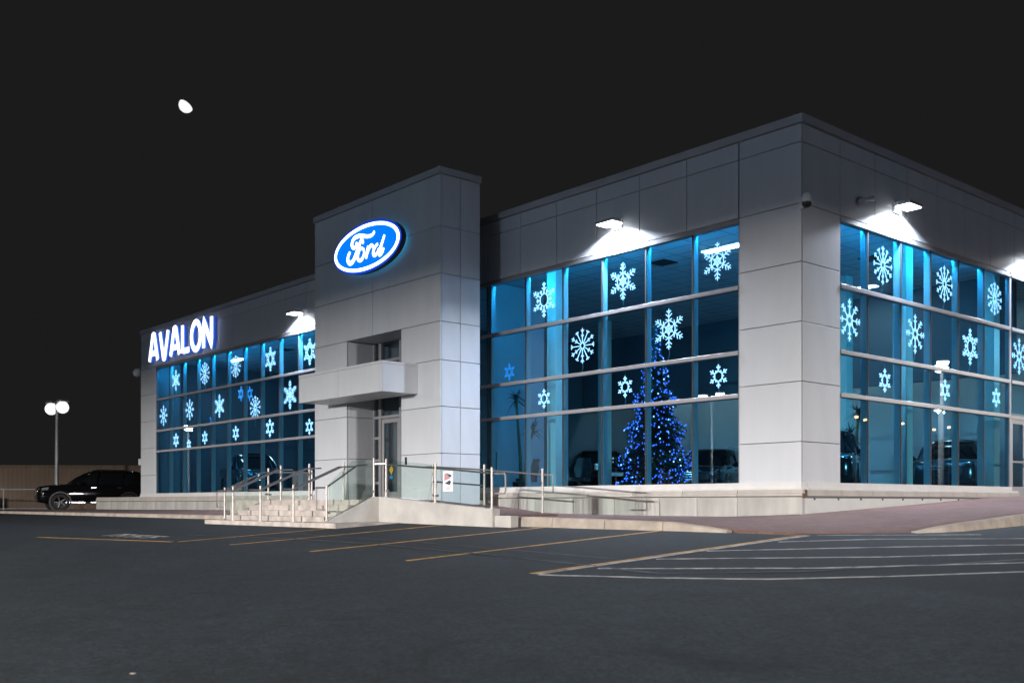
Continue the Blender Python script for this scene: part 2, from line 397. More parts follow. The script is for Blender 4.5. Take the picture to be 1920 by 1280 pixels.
# pavers: (inner edge at the building, outer edge at the kerb)
rows = [((-44,-0.12,-0.34),(-44,-5.42,-0.40)), ((-37,-0.12,-0.33),(-37,-5.42,-0.40)), ((-31,-0.12,-0.305),(-31,-5.42,-0.39)), ((-22,-0.12,-0.29),(-22,-5.42,-0.385)), ((-14.2,-0.12,-0.28),(-14.2,-5.42,-0.38))]
def sheet(name, rows, m, n=12, sub=6, parent=None):
    s = MB(); R2 = []
    for (a0, b0), (a1, b1) in zip(rows[:-1], rows[1:]):
        for i in range(sub):
            t = i/sub; R2.append((Vector(a0).lerp(Vector(a1), t), Vector(b0).lerp(Vector(b1), t)))
    R2.append((Vector(rows[-1][0]), Vector(rows[-1][1])))
    for a, b in R2:
        for j in range(n+1): s.v.append(tuple(a.lerp(b, j/n)))
        s.v.append((b.x, b.y, b.z-0.25))
    for i in range(len(R2)-1):
        for j in range(n+1): k = i*(n+2)+j; s.f.append((k, k+1, k+n+3, k+n+2))
    me = s.mesh(name, fix=False)
    for p in me.polygons:
        if p.normal.z < 0: p.flip()
    me.polygons.foreach_set('use_smooth', [True]*len(me.polygons))
    return link(name, me, m, parent)
struct(sheet('paver_walkway', rows, 'paver'))
def flush(x, y): return (x, y, gz(x, y) + 0.012)
rows = [((-8.06,-0.12,-0.270),(-8.06,-3.4,-0.272)), ((-6.2,-0.12,-0.30),(-6.2,-3.4,-0.285)), ((-4.3,-0.12,-0.310),(-4.3,-3.4,-0.29)), ((-4.1,-0.12,-0.312),(-4.1,-4.72,-0.29)), ((-1.9,-0.12,-0.312),(-1.9,-4.55,-0.315)), ((-0.6,-0.12,-0.27),(0.2,-4.34,-0.37)),
        ((-0.1,-0.12,-0.245),(1.35,-4.20,-0.485)), ((0.02,-0.05,-0.24),(2.0,-4.05,gz(2.0,-4.05)+0.012)), ((0.04,0.1,-0.236),(3.1,-3.35,gz(3.1,-3.35)+0.012)), ((0.04,0.8,-0.21),(3.9,-2.55,gz(3.9,-2.55)+0.012)),
        ((0.04,2.1,-0.156),(4.22,-1.8,-0.36)), ((0.04,5.0,-0.036),(4.22,0.6,-0.235)), ((0.04,9.15,0.165),(4.22,5.0,-0.10)), ((0.04,11.5,0.195),(4.22,11.5,0.12)), ((0.04,26,0.23),(4.22,26,0.2))]
struct(sheet('paver_plaza', rows, 'paver'))

def kerb(name, pts, wd=0.17, seg=None):
    """pts: (x, y, top z); the kerb's face stands on the outer side"""
    s = MB(); P = [Vector(p) for p in pts]; prof = []
    for i, p in enumerate(P):
        t = (P[min(i+1, len(P)-1)] - P[max(i-1, 0)]); t.z = 0; t.normalize(); n = Vector((t.y, -t.x, 0))   # outward = right of travel
        o = p + n*wd; g = gz(o.x, o.y) - 0.15
        prof.append([(p.x, p.y, g), (p.x, p.y, p.z), (o.x - n.x*0.03, o.y - n.y*0.03, p.z - 0.002), (o.x, o.y, p.z - 0.03), (o.x + n.x*0.02, o.y + n.y*0.02, g)])
    s.loft(prof); return struct(s.build(name, 'kerb'))
def kerb_run(pts, n):
    P = [Vector(p) for p in pts]; L = [0]
    for a, b in zip(P[:-1], P[1:]): L.append(L[-1] + (b-a).length)
    def at(d):
        for i in range(len(P)-1):
            if d <= L[i+1] + 1e-9: return P[i].lerp(P[i+1], (d-L[i])/(L[i+1]-L[i]))
        return P[-1]
    for i in range(n):
        d0 = L[-1]*i/n + 0.006; d1 = L[-1]*(i+1)/n - 0.006
        mids = [d for d in L if d0 < d < d1]
        kerb('kerb', [at(d) for d in [d0] + mids + [d1]])
kerb_run([(-4.1,-4.73,-0.282),(-1.9,-4.56,-0.31),(0.15,-4.35,-0.35),(0.9,-4.26,-0.43),(1.35,-4.21,-0.49)], 4)
kerb_run([(3.86,-2.60,gz(3.9,-2.6)+0.02),(4.08,-2.2,-0.40),(4.2,-1.75,-0.35),(4.23,0.6,-0.222),(4.23,5,-0.09),(4.23,12,0.13),(4.23,26,0.21)], 9)
kerb_run([(-44,-5.43,-0.39),(-14.3,-5.43,-0.37)], 11)

# ------------------------------------------------------------------ the building
B = thing('car_dealership', 'white panelled two storey car showroom with glazed corner and entrance tower', 'building')
PG = 0.008    # half joint between panels
def wall_panels(parent, plane, spans, zs, at, out, th=0.04):
    """cladding panels. plane 'F' (faces -Y at y=at) or 'S' (faces +X at x=at)"""
    for a, b in spans:
        for z0, z1 in zip(zs[:-1], zs[1:]):
            da, dz = abs(b-a) - PG*2, z1 - z0 - PG*2
            if plane == 'F': box_part('cladding_panel', (da, th, dz), 'panel', parent, ((a+b)/2, at, (z0+z1)/2), 0.004)
            else: box_part('cladding_panel', (th, da, dz), 'panel', parent, (at, (a+b)/2, (z0+z1)/2), 0.004)
ZR = [6.46, 7.775, 8.17]; ZC = [0.33, 1.321, 2.621, 3.909, 5.198, 6.457, 7.775, 8.17]
HEAD = 6.46; GT = 6.34; GB = 0.45; TR = [4.881, 3.401, 2.429]; FZ = 0.20
XL, XR = -37.12, 0.0
YB = 17.0
# upper walls
wf = MB().box(XL+0.03, -0.03, 0.022, 0.26, HEAD, 8.2).build('front_wall', 'backing', B)
ws = MB().box(-0.26, -0.022, 0.262, YB, HEAD, 8.2).build('side_wall', 'backing', B)
xs = [-1.633 - 1.5*k for k in range(24)]
spans = [(0.0, -1.633)] + list(zip(xs[:-1], xs[1:])) + [(xs[-1], XL)]
wall_panels(wf, 'F', [s for s in spans[1:]], ZR, 0.0, -1)
ys = [1.5*k for k in range(11)]
wall_panels(ws, 'S', [(a, b) for a, b in zip(ys[1:-1], ys[2:])], ZR, 0.0, 1)
# corner column and left end column, clad panel by panel, returned round the corner
cc = MB().box(-1.60, -0.03, 0.03, 1.49, 0.30, 8.19).build('corner_column', 'backing', B)
wall_panels(cc, 'F', [(-1.612, 0.018)], ZC, 0.0, -1); wall_panels(cc, 'S', [(0.024, 1.503)], ZC, -0.002, 1)
lc = MB().box(XL+0.03, -35.32, 0.03, 1.2, 0.30, 8.19).build('end_column', 'backing', B)
wall_panels(lc, 'F', [(XL-0.018, -35.27)], ZC[:-2] , 0.0, -1)
el = MB().box(XL-0.02, XL+0.02, 0.024, YB, 0.3, 8.17).build('end_wall', 'panel', B)
# roof coping
cp = MB().box(XL-0.06, 0.075, -0.075, 0.30, 8.185, 8.36).build('roof_coping', 'coping', B)
MB().box(-0.28, 0.075, 0.302, YB, 8.185, 8.36).build('roof_coping', 'coping', B)
MB().box(XL+0.1, -0.3, 0.3, YB, 7.9, 8.0).build('flat_roof', 'darkwall', B)
MB().box(XL, -0.27, YB, YB+0.25, -0.4, 8.2).build('rear_wall', 'darkwall', B)

# ---- curtain walls
MULL = {}
def curtain(label, plane, bays, z0, z1, trs, head=True, thin_first=False):
    """bays: list of mullion coordinates; plane F -> x coordinates, S -> y coordinates"""
    a, b = min(bays), max(bays)
    fr = MB()
    def fb(u0, u1, d0, d1, zz0, zz1):      # box in facade coordinates (d = depth inward)
        if plane == 'F': fr.box(u0, u1, d0, d1, zz0, zz1)
        else: fr.box(-d1, -d0, u0, u1, zz0, zz1)
    fb(a-0.02, b+0.02, -0.030, 0.14, z1, z1+0.055); fb(a-0.02, b+0.02, -0.012, 0.14, z1+0.058, HEAD-0.003)
    fb(a-0.05, a-0.001, -0.008, 0.12, z0, z1); fb(b+0.001, b+0.05, -0.008, 0.12, z0, z1)
    cw = fr.build('curtain_wall', 'alu', B)
    for t in trs:
        L = b - a
        if plane == 'F': box_part('transom', (L, 0.17, 0.095), 'alu', cw, ((a+b)/2, 0.045, t), 0.006)
        else: box_part('transom', (0.17, L, 0.095), 'alu', cw, (-0.045, (a+b)/2, t), 0.006)
    zr = [z0] + sorted(trs) + [z1]
    for i, u in enumerate(sorted(bays)):
        if 0 < i < len(bays)-1:
            H = z1 - z0
            if plane == 'F':
                box_part('mullion', (0.062, 0.155, H), 'fin', cw, (u, 0.105, (z0+z1)/2))
                box_part('gasket', (0.040, 0.012, H), 'gasket', cw, (u, 0.010, (z0+z1)/2))
            else:
                box_part('mullion', (0.155, 0.062, H), 'fin', cw, (-0.105, u, (z0+z1)/2))
                box_part('gasket', (0.012, 0.040, H), 'gasket', cw, (-0.010, u, (z0+z1)/2))
    sb = sorted(bays)
    for u0, u1 in zip(sb[:-1], sb[1:]):
        for q0, q1 in zip(zr[:-1], zr[1:]):
            d = (u1-u0-0.03, q1-q0-0.02)
            if plane == 'F': box_part('glass_pane', (d[0], 0.010, d[1]), 'glass', cw, ((u0+u1)/2, 0.018, (q0+q1)/2))
            else: box_part('glass_pane', (0.010, d[0], d[1]), 'glass', cw, (-0.018, (u0+u1)/2, (q0+q1)/2))
    return cw
curtain('front right', 'F', [-1.635,-2.977,-4.451,-5.955,-7.42,-8.938,-10.478,-10.62,-12.0], GB, GT, TR)
curtain('front left', 'F', [-35.25 + 1.5*k for k in range(13)], GB, GT, TR)
curtain('side', 'S', [1.53,2.736,4.25,5.74,7.227,8.70,10.237], GB, GT, TR)
curtain('side', 'S', [10.34, 12.2, 13.7, 15.2], 2.52, GT, TR[:2])
# side entrance door
sd = MB().box(-0.10,-0.02,10.34,10.43,0.205,2.47).box(-0.10,-0.02,11.32,11.40,0.205,2.47).box(-0.10,-0.02,10.431,11.319,2.37,2.47).box(-0.08,-0.03,10.432,10.53,0.21,2.36).box(-0.08,-0.03,11.22,11.318,0.21,2.36).box(-0.08,-0.03,10.531,11.219,2.24,2.36).box(-0.08,-0.03,10.531,11.219,0.21,0.46).box(-0.078,-0.032,10.531,11.219,1.14,1.19).build('side_door', 'alu', B)
MB().box(-0.06,-0.05,10.532,11.218,1.192,2.238).build('glass_pane', 'door_glass', sd)
MB().box(-0.06,-0.05,10.532,11.218,0.462,1.138).build('glass_pane', 'door_glass', sd)
MB().tube([(0.03,11.19,1.0),(0.03,11.19,1.3)],0.015).box(-0.03,0.03,11.18,11.20,1.04,1.06).box(-0.03,0.03,11.18,11.20,1.24,1.26).build('handle', 'black', sd)
MB().box(-0.2,0,11.41,26,0.2,2.45).build('side_wall_low', 'panel', B)

# ---- sill, concrete band and base wall, cast in sections
bs = MB().box(XL, -16.7, -0.05, 0.25, 0.335, GB).box(-12.2, 0.03, -0.05, 0.20, 0.335, GB-0.002).box(-0.2, 0.05, 0.201, 10.30, 0.335, GB-0.002).build('window_sill', 'white_frame', B)
MB().box(XL-0.02, -16.7, -0.085, 0.3, 0.29, 0.334).box(-12.2, 0.07, -0.085, 0.2, 0.29, 0.334).box(-0.2, 0.085, 0.201, 10.62, 0.29, 0.334).build('sill_flashing', 'white_frame', B)
def sections(name, plane, cuts, z0, z1, d0, d1, m, parent=B):
    for a, b in zip(cuts[:-1], cuts[1:]):
        if plane == 'F': box_part(name, (abs(b-a)-0.008, d1-d0, z1-z0), m, parent, ((a+b)/2, (d0+d1)/2, (z0+z1)/2), 0.006)
        else: box_part(name, (d1-d0, abs(b-a)-0.008, z1-z0), m, parent, (-(d0+d1)/2, (a+b)/2, (z0+z1)/2), 0.006)
bw = MB().box(XL, -0.02, 0.0, 0.25, -0.8, 0.28).box(-0.25, -0.06, 0.251, 16, -0.8, 0.28).build('base_wall', 'concrete', B)
fc = [0.10, -1.6, -3.2, -4.8, -6.4, -8.0, -9.6, -11.2]
sections('concrete_band', 'F', fc, 0.205, 0.288, -0.10, -0.004, 'band', bw); sections('concrete_lip', 'F', fc, 0.145, 0.203, -0.125, -0.004, 'band', bw)
sections('concrete_base', 'F', fc[:1] + [-1.6,-2.75,-3.9,-5.4,-6.9,-8.4,-9.9,-11.2], -0.62, 0.122, -0.112, -0.004, 'concrete', bw)
lcuts = [-16.4 - 2.3*k for k in range(10)] + [-38.2, -40.5, -43.1]
sections('concrete_band', 'F', lcuts, 0.205, 0.288, -0.10, -0.004, 'band', bw); sections('concrete_lip', 'F', lcuts, 0.085, 0.203, -0.13, -0.004, 'band', bw)
sections('concrete_base', 'F', lcuts, -0.62, 0.062, -0.112, -0.004, 'concrete', bw)
sc_ = [0.09 + 1.32*k for k in range(8)] + [10.66]
sections('concrete_band', 'S', sc_, 0.145, 0.288, -0.10, 0.06, 'band', bw)
MB().box(0.02, 0.062, 0.004, 10.6, -0.5, 0.10).build('base_panel', 'whitebase', bw)
MB().box(-0.05, 0.068, 0.004, 10.6, 0.101, 0.135).build('overhang_shade', 'backing', bw)  # dark strip stands in for the shadow under the overhanging band
for k in range(11): box_part('bracket', (0.05, 0.04, 0.05), 'backing', bw, (0.062, 0.4+0.95*k, 0.085))
MB().box(0.088, 0.1075, -0.105, 0.03, 0.10, 0.20).build('rust_patch', 'rust', bw)

# ---- interior shell
MB().box(XL+0.05, -0.3, 0.3, YB-0.02, FZ-0.08, FZ).build('showroom_floor', 'floor', B)
ceil = MB().box(XL+0.05, -0.265, 0.265, YB-0.02, 6.90, 6.96).build('ceiling', 'ceiling', B)
MB().box(XL+0.05, -0.3, YB-0.4, YB-0.1, FZ, 6.895).build('interior_wall', 'intwall', B)
MB().box(-36.9, -36.75, 1.25, YB-0.45, FZ, 6.895).build('interior_wall', 'darkwall', B)
MB().box(-19.4, -19.2, 2.2, YB-0.45, FZ, 6.895).build('interior_wall', 'darkwall', B)
MB().box(-30, -21, 9.0, 9.2, FZ, 6.895).build('interior_wall', 'darkwall', B)
MB().box(-12.2, -12.05, 1.4, 3.6, FZ, 6.895).build('interior_wall', 'intwall', B)
MB().box(-19.1, -0.8, 12.4, 12.6, 3.9, 6.895).build('bulkhead', 'darkwall', B)
for x, y in [(-8.95,1.2),(-0.95,6.1),(-0.95,11.2),(-4.4,9.0),(-14.5,9.0)]:
    box_part('interior_column', (0.36, 0.36, 6.68), 'cream', B, (x, y, FZ+3.345))
for x, y in [(-4.6,3.3),(-5.0,10.8),(-33.4,3.2),(-4.0,14.6),(-8.5,14.6),(-13.0,14.6),(-17.0,14.6)]:  # rear row is added, hidden behind the bulkhead to brighten the back wall
    f = box_part('ceiling_light', (1.3, 0.36, 0.03), 'white_plastic', ceil, (x, y, 6.883)); box_part('diffuser', (1.24, 0.30, 0.012), 'ceil_light', ceil, (x, y, 6.860))
for x, y in [(-3.3,3.6),(-6.8,3.4),(-2.6,7.5),(-6.0,6.5),(-24.5,3.5),(-29,3.4)]:
    box_part('air_vent', (0.6, 0.6, 0.02), 'black', ceil, (x, y, 6.888))
# added blue strips, unseen behind the window heads, to tint ceiling and mullions
for d in [(-10.3,-1.9,0.16,0.19),(-35.0,-17.5,0.16,0.19)]:
    MB().box(d[0], d[1], d[2], d[3], 6.405, 6.435).build('added_blue_strip', 'bluefill', B)
MB().box(-0.19, -0.16, 1.8, 10.0, 6.405, 6.435).build('added_blue_strip', 'bluefill', B)

# ---- entrance tower
TX0, TX1, TY, TB = -16.58, -9.873, -2.285, -0.87
OX0, OX1, OZ = -14.65, -11.727, 4.975
tw = MB().box(TX0+0.04, OX0-0.04, TY+0.04, TB, 0.0, OZ+0.04).box(OX1+0.04, TX1-0.04, TY+0.04, TB, 0.0, OZ+0.04).box(TX0+0.04, TX1-0.04, TY+0.04, TB, OZ+0.041, 9.02).build('entrance_tower', 'backing', B)
ZT = [-0.05, 1.359, 2.643, 3.918, OZ, 6.284, 7.585, 9.0]
wall_panels(tw, 'F', [(TX0, -13.222), (-13.222, TX1+0.018)], ZT[4:], TY+0.02, -1)
wall_panels(tw, 'F', [(TX0, OX0), (OX1, TX1+0.018)], ZT[:5], TY+0.02, -1)
wall_panels(tw, 'S', [(TY+0.044, -1.58), (-1.58, TB)], ZT, TX1-0.02, 1)
for z0, z1 in zip(ZT[:4], ZT[1:5]): box_part('cladding_panel', (0.04, -1.30-TY-0.06, z1-z0-2*PG), 'panel', tw, (OX0-0.02, (TY+0.04-1.26)/2, (z0+z1)/2), 0.004)
for z0, z1 in zip(ZT[:4], ZT[1:5]): box_part('cladding_panel', (0.04, -1.30-TY-0.06, z1-z0-2*PG), 'panel', tw, (OX1+0.02, (TY+0.04-1.26)/2, (z0+z1)/2), 0.004)
MB().box(OX0+0.01, OX1-0.01, TY+0.05, -1.27, OZ+0.012, OZ+0.038).build('soffit_panel', 'panel', tw)
MB().box(TX0-0.04, TX1+0.04, TY-0.04, TB+0.02, 9.012, 9.19).build('tower_coping', 'coping', tw)
MB().box(TX0+0.2, -12.25, TB+0.002, -0.13, 0.08, 6.4).build('vestibule', 'backing', tw)
# recessed entrance screen
ED = -1.26
en = MB()
for x0, x1, z0, z1 in [(OX0,-14.60,0.08,OZ),(-14.36,-14.22,0.08,OZ),(-13.24,-13.14,0.08,OZ),(OX1-0.05,OX1,0.08,OZ)]: en.box(x0+0.003, x1-0.003, ED-0.05, ED+0.05, z0, z1)
for z in (0.62, 1.32, 2.02, 2.66, 3.30, 4.4):
    en.box(-14.602, -14.358, ED-0.045, ED+0.045, z-0.04, z+0.04)
    if z > 2.5: en.box(-14.221, -13.239, ED-0.045, ED+0.045, z-0.04, z+0.04); en.box(-13.141, OX1-0.05, ED-0.045, ED+0.045, z-0.04, z+0.04)
ent = en.build('entrance_screen', 'alu', B)
for z0, z1 in zip([0.09,0.66,1.36,2.06,2.70,3.34,4.44],[0.58,1.28,1.98,2.62,3.26,4.36,OZ]):
    box_part('glass_pane', (0.235, 0.01, z1-z0), 'door_glass', ent, (-14.48, ED, (z0+z1)/2))
for z0, z1 in zip([2.70,3.34,4.44],[3.26,4.36,OZ]):
    box_part('glass_pane', (0.97, 0.01, z1-z0), 'door_glass', ent, (-13.73, ED, (z0+z1)/2)); box_part('glass_pane', (1.35, 0.01, z1-z0), 'door_glass', ent, (-12.46, ED, (z0+z1)/2))
for x0, x1 in [(-14.21,-13.25),(-13.13,-12.47),(-12.45,-11.79)]:
    dr = MB().box(x0, x0+0.13, ED-0.03, ED+0.03, 0.10, 2.6).box(x1-0.11, x1, ED-0.03, ED+0.03, 0.10, 2.6).box(x0+0.131, x1-0.111, ED-0.03, ED+0.03, 2.47, 2.6).box(x0+0.131, x1-0.111, ED-0.03, ED+0.03, 0.10, 0.34).build('entrance_door', 'alu', B)
    box_part('glass_pane', (x1-x0-0.242, 0.01, 2.128), 'door_glass', dr, ((x0+x1)/2+0.01, ED, 1.405))
    MB().tube([(x0+0.19,ED-0.09,0.9),(x0+0.19,ED-0.09,1.5)],0.016).build('handle', 'steel', dr)
# canopy over the door
CX0, CX1, CYF, CZ0, CZ1 = -15.462, -10.918, -3.483, 3.055, 3.895
ca = MB().box(CX0+0.03, CX1-0.03, CYF+0.03, TY-0.003, CZ0+0.03, CZ1-0.02).build('entrance_canopy', 'backing', B)
for a, b in [(CX0, -13.185), (-13.185, CX1+0.0)]:
    box_part('fascia_panel', (b-a-0.012, 0.03, CZ1-CZ0-0.075), 'panel', ca, ((a+b)/2, CYF+0.015, (CZ0+CZ1)/2-0.036), 0.003)
for x in (CX0+0.015, CX1-0.015): box_part('fascia_panel', (0.03, TY-CYF-0.04, CZ1-CZ0-0.075), 'panel', ca, (x, (CYF+TY)/2+0.014, (CZ0+CZ1)/2-0.036), 0.003)
MB().box(CX0-0.006, CX1+0.006, CYF-0.006, TY-0.004, CZ1-0.068, CZ1).build('canopy_coping', 'panel', ca)
MB().box(CX0+0.031, CX1-0.031, CYF+0.031, TY-0.006, CZ0+0.004, CZ0+0.029).build('canopy_soffit', 'coping', ca)
for k in range(3): box_part('soffit_light', (0.16, 0.16, 0.012), 'white_plastic', ca, (-14.4+1.2*k, -2.9, CZ0))
# small dark intercom on the right pier
tag(MB().box(-11.50,-11.43,TY-0.03,TY-0.001,1.09,1.30).build('intercom', 'black'), 'small dark intercom on the white pier right of the entrance', 'intercom')

# ------------------------------------------------------------------ stairs, ramp wall and landing
ST = thing('entrance_stairs', 'weathered concrete stairs with landing and base slab before the entrance tower', 'stairs')
MB().box(-14.45, -7.55, -6.98, -5.25, -0.9, -0.465).build('base_slab', 'step', ST)
zs_ = [-0.335, -0.197, -0.060, 0.078]
for i, z in enumerate(zs_):
    MB().box(-13.85+0.02*i, -8.66, -6.62+0.33*i, -5.05, -0.46 if i == 0 else zs_[i-1]+0.0, z).build('step', 'step', ST)
MB().box(-16.9, -8.66, -5.048, -3.30, -0.5, 0.078).build('landing', 'step', ST)
MB().box(-16.9, -10.62, -3.298, -0.15, -0.5, 0.076).build('landing', 'step', ST)
# ramp surface behind the ramp wall, and the fall of the pavers beside the glass
rp = MB(); rp.v = [(-8.658,-5.01,0.07),(-8.658,-3.3,0.07),(-4.12,-5.01,-0.255),(-4.12,-3.3,-0.255),(-8.658,-5.01,-0.7),(-8.658,-3.3,-0.7),(-4.12,-5.01,-0.7),(-4.12,-3.3,-0.7)]
rp.f = [(0,2,3,1),(1,3,7,5),(0,4,6,2),(2,6,7,3),(0,1,5,4)]; rp.build('ramp', 'paver', ST)
rp = MB(); rp.v = [(-10.618,-3.298,-0.03),(-10.618,-0.14,-0.03),(-8.02,-3.298,-0.262),(-8.02,-0.14,-0.262),(-10.618,-3.298,-0.7),(-10.618,-0.14,-0.7),(-8.02,-3.298,-0.7),(-8.02,-0.14,-0.7)]
rp.f = [(0,2,3,1),(1,3,7,5),(0,4,6,2),(2,6,7,3),(0,1,5,4)]; rp.build('ramp', 'paver', ST)
# cheek wall: slopes down beside the steps
cw_ = MB().prism([(-8.655,-6.68,-0.464),(-8.655,-6.55,-0.40),(-8.655,-5.35,0.145),(-8.655,-5.22,0.145),(-8.655,-5.22,-0.464)], (0.20,0,0)).build('cheek_wall', 'cheek', ST)
MB().prism([(-14.05,-6.68,-0.464),(-14.05,-6.55,-0.42),(-14.05,-5.35,0.10),(-14.05,-5.10,0.10),(-14.05,-5.10,-0.464)], (0.18,0,0)).build('cheek_wall', 'cheek', ST)
# ramp wall facing the car park, its top falls to the right
MB().prism([(-8.66,-5.218,-0.75),(-4.12,-5.218,-0.75),(-4.12,-5.218,-0.135),(-8.33,-5.218,0.145),(-8.66,-5.218,0.15)], (0,0.20,0)).build('ramp_wall', 'cheek', ST)
MB().box(-4.118, -3.6, -5.15, -4.95, -0.75, -0.27).build('wall_end', 'cheek', ST)

# ---- railings
def post_mb(s, x, y, z0, z1, r=0.027):
    s.tube([(x,y,z0),(x,y,z1)], r, 10); s.lathe([(0.0,z0+0.015),(0.06,z0+0.012),(0.06,z0)], (x,y,0), 'Z', 12)
def stair_rail(x, label):
    t = thing('stair_handrail', label, 'handrail', group='steel handrails on the entrance stairs')
    yb, yt = -6.86, -5.45
    for y, z0, z1 in [(yb,-0.465,0.44),(yt,0.078,1.03)]:
        s = MB(); post_mb(s, x, y, z0, z1); s.build('post', 'steel', t, True)
    for dx in (-0.07, 0.07):
        s = MB(); s.tube([(x+dx,yb-0.28,0.33),(x+dx,yb-0.02,0.33),(x+dx,yt-0.1,0.90),(x+dx,yt+0.32,0.92)], 0.021, 8); s.build('rail', 'rail', t, True)
        s = MB()
        for y, z in [(yb,0.345),(yt,0.89)]: s.tube([(x,y,z-0.06),(x+dx*0.6,y,z-0.06),(x+dx,y,z-0.01)], 0.008, 6)
        s.build('bracket', 'steel', t, True)
    return t
stair_rail(-12.95, 'leftmost steel handrail with two posts on the entrance stairs')
stair_rail(-11.40, 'second steel handrail from the left on the entrance stairs')
stair_rail(-9.70, 'third steel handrail from the left, nearest the sloping cheek wall')
def guard(name, label, posts, glass, rails, loops=()):
    t = thing(name, label, 'guardrail')
    for x, y, z0, z1 in posts: s = MB(); post_mb(s, x, y, z0, z1); s.build('post', 'steel', t, True)
    for poly, d in glass: MB().prism(poly, d).build('glass_panel', 'guard_glass', t)
    for pts in rails: MB().tube(pts, 0.022, 8).build('rail', 'rail', t, True)
    for pts in loops: MB().tube(pts, 0.018, 8).build('end_loop', 'steel', t, True)
    s = MB()
    for poly, d in glass:
        for p in (poly[0], poly[1]): s.box(p[0]-0.03, p[0]+0.03, p[1]-0.03, p[1]+0.03, p[2]+0.10, p[2]+0.15)
    if s.v: s.build('glass_clamp', 'rail', t)
    return t
guard('glass_guardrail', 'sloping glass guardrail on the cheek wall right of the stairs',
      [(-8.55,-6.62,-0.43,0.42),(-8.55,-5.30,0.145,1.09)],
      [([(-8.55,-6.56,-0.36),(-8.55,-5.36,0.16),(-8.55,-5.36,1.05),(-8.55,-5.9,1.02),(-8.55,-6.56,0.46)], (0.012,0,0))],
      [[(-8.60,-6.60,0.36),(-8.60,-5.75,0.90),(-8.60,-5.45,0.93)], [(-8.55,-6.62,0.36),(-9.05,-6.62,0.36)]],
      [[(-8.55,-6.62,-0.16),(-9.02,-6.62,-0.16),(-9.02,-6.62,0.36)]])
def ramp_top(x): return 0.145 + (x + 8.33) * (-0.28/4.21)
guard('glass_guardrail', 'long glass guardrail falling along the ramp wall towards the corner',
      [(-8.28,-5.12,0.14,1.07),(-6.28,-5.12,ramp_top(-6.28),0.91),(-4.26,-5.12,-0.125,0.76)],
      [([(-8.22,-5.12,0.17),(-6.34,-5.12,0.05),(-6.34,-5.12,0.88),(-8.22,-5.12,1.03)], (0,0.012,0)), ([(-6.22,-5.12,0.04),(-4.32,-5.12,-0.10),(-4.32,-5.12,0.66),(-6.22,-5.12,0.83)], (0,0.012,0))],
      [[(-8.28,-5.06,0.93),(-6.28,-5.06,0.79),(-4.26,-5.06,0.63),(-3.95,-5.06,0.63)], [(-8.55,-5.28,0.95),(-8.28,-5.12,0.95)]],
      [[(-4.26,-5.06,0.62),(-3.92,-5.06,0.62),(-3.88,-5.06,0.58),(-3.88,-5.06,0.24),(-3.92,-5.06,0.20),(-4.26,-5.06,0.20)]])
guard('ramp_handrail', 'steel handrail on the far side of the ramp before the showroom glass',
      [(-8.69,-3.4,0.07,1.02),(-6.61,-3.4,-0.05,0.93),(-4.53,-3.4,-0.29,0.78)], [],
      [[(-9.0,-3.4,0.93),(-8.69,-3.4,0.93),(-6.61,-3.4,0.80),(-4.53,-3.4,0.64),(-4.30,-3.4,0.635)], [(-8.69,-3.4,0.55),(-6.61,-3.4,0.42)]],
      [[(-4.53,-3.4,0.63),(-4.22,-3.4,0.63),(-4.18,-3.4,0.59),(-4.18,-3.4,0.27),(-4.22,-3.4,0.23),(-4.75,-3.4,0.23)]])
guard('glass_guardrail', 'glass guardrail on the left cheek wall of the stairs',
      [(-13.96,-6.62,-0.43,0.42),(-13.96,-5.3,0.10,0.98),(-13.96,-3.9,0.078,0.95)],
      [([(-13.96,-6.56,-0.38),(-13.96,-5.36,0.12),(-13.96,-5.36,0.95),(-13.96,-6.56,0.40)], (0.012,0,0)), ([(-13.96,-5.24,0.11),(-13.96,-3.96,0.11),(-13.96,-3.96,0.9),(-13.96,-5.24,0.95)], (0.012,0,0))],
      [[(-13.90,-6.85,0.33),(-13.90,-6.62,0.33),(-13.90,-5.5,0.86),(-13.90,-3.9,0.88)]],
      [[(-13.96,-6.62,0.30),(-14.45,-6.62,0.30),(-14.45,-6.62,-0.12),(-13.96,-6.62,-0.12)]])
# poster taped to the guard glass, stickers on the door
po = thing('window_poster', 'white poster with red and dark print taped to the ramp glass', 'poster')
MB().box(-5.98, -5.62, -5.128, -5.1225, 0.26, 0.72).build('sheet', 'paper', po)
MB().prism([(-5.93+0.0,-5.130,0.50),(-5.72,-5.130,0.55),(-5.70,-5.130,0.62),(-5.82,-5.130,0.67),(-5.92,-5.130,0.66)], (0,0.001,0)).build('print', 'ink_red', po)
MB().prism([(-5.84,-5.132,0.665),(-5.68,-5.132,0.63),(-5.66,-5.132,0.585),(-5.74,-5.132,0.585)], (0,0.001,0)).build('print', 'ink_dark', po)
MB().prism([(-5.92,-5.130,0.44),(-5.72,-5.130,0.40),(-5.68,-5.130,0.48),(-5.74,-5.130,0.51),(-5.86,-5.130,0.46)], (0,0.001,0)).build('print', 'ink_dark', po)
for k in range(3): MB().box(-5.86, -5.72+0.02*k, -5.131, -5.130, 0.30+0.03*k, 0.312+0.03*k).build('print', 'ink_red', po)
stk = thing('door_sticker', 'yellow diamond sticker above a blue patch on the entrance door glass', 'sticker')
MB().prism([(-13.83,ED-0.012,1.02),(-13.71,ED-0.012,1.16),(-13.59,ED-0.012,1.02),(-13.71,ED-0.012,0.86)], (0,0.003,0)).build('diamond', 'sticker_yellow', stk)
MB().box(-13.80,-13.62,ED-0.012,ED-0.009,0.74,0.85).build('patch', 'sticker_blue', stk)

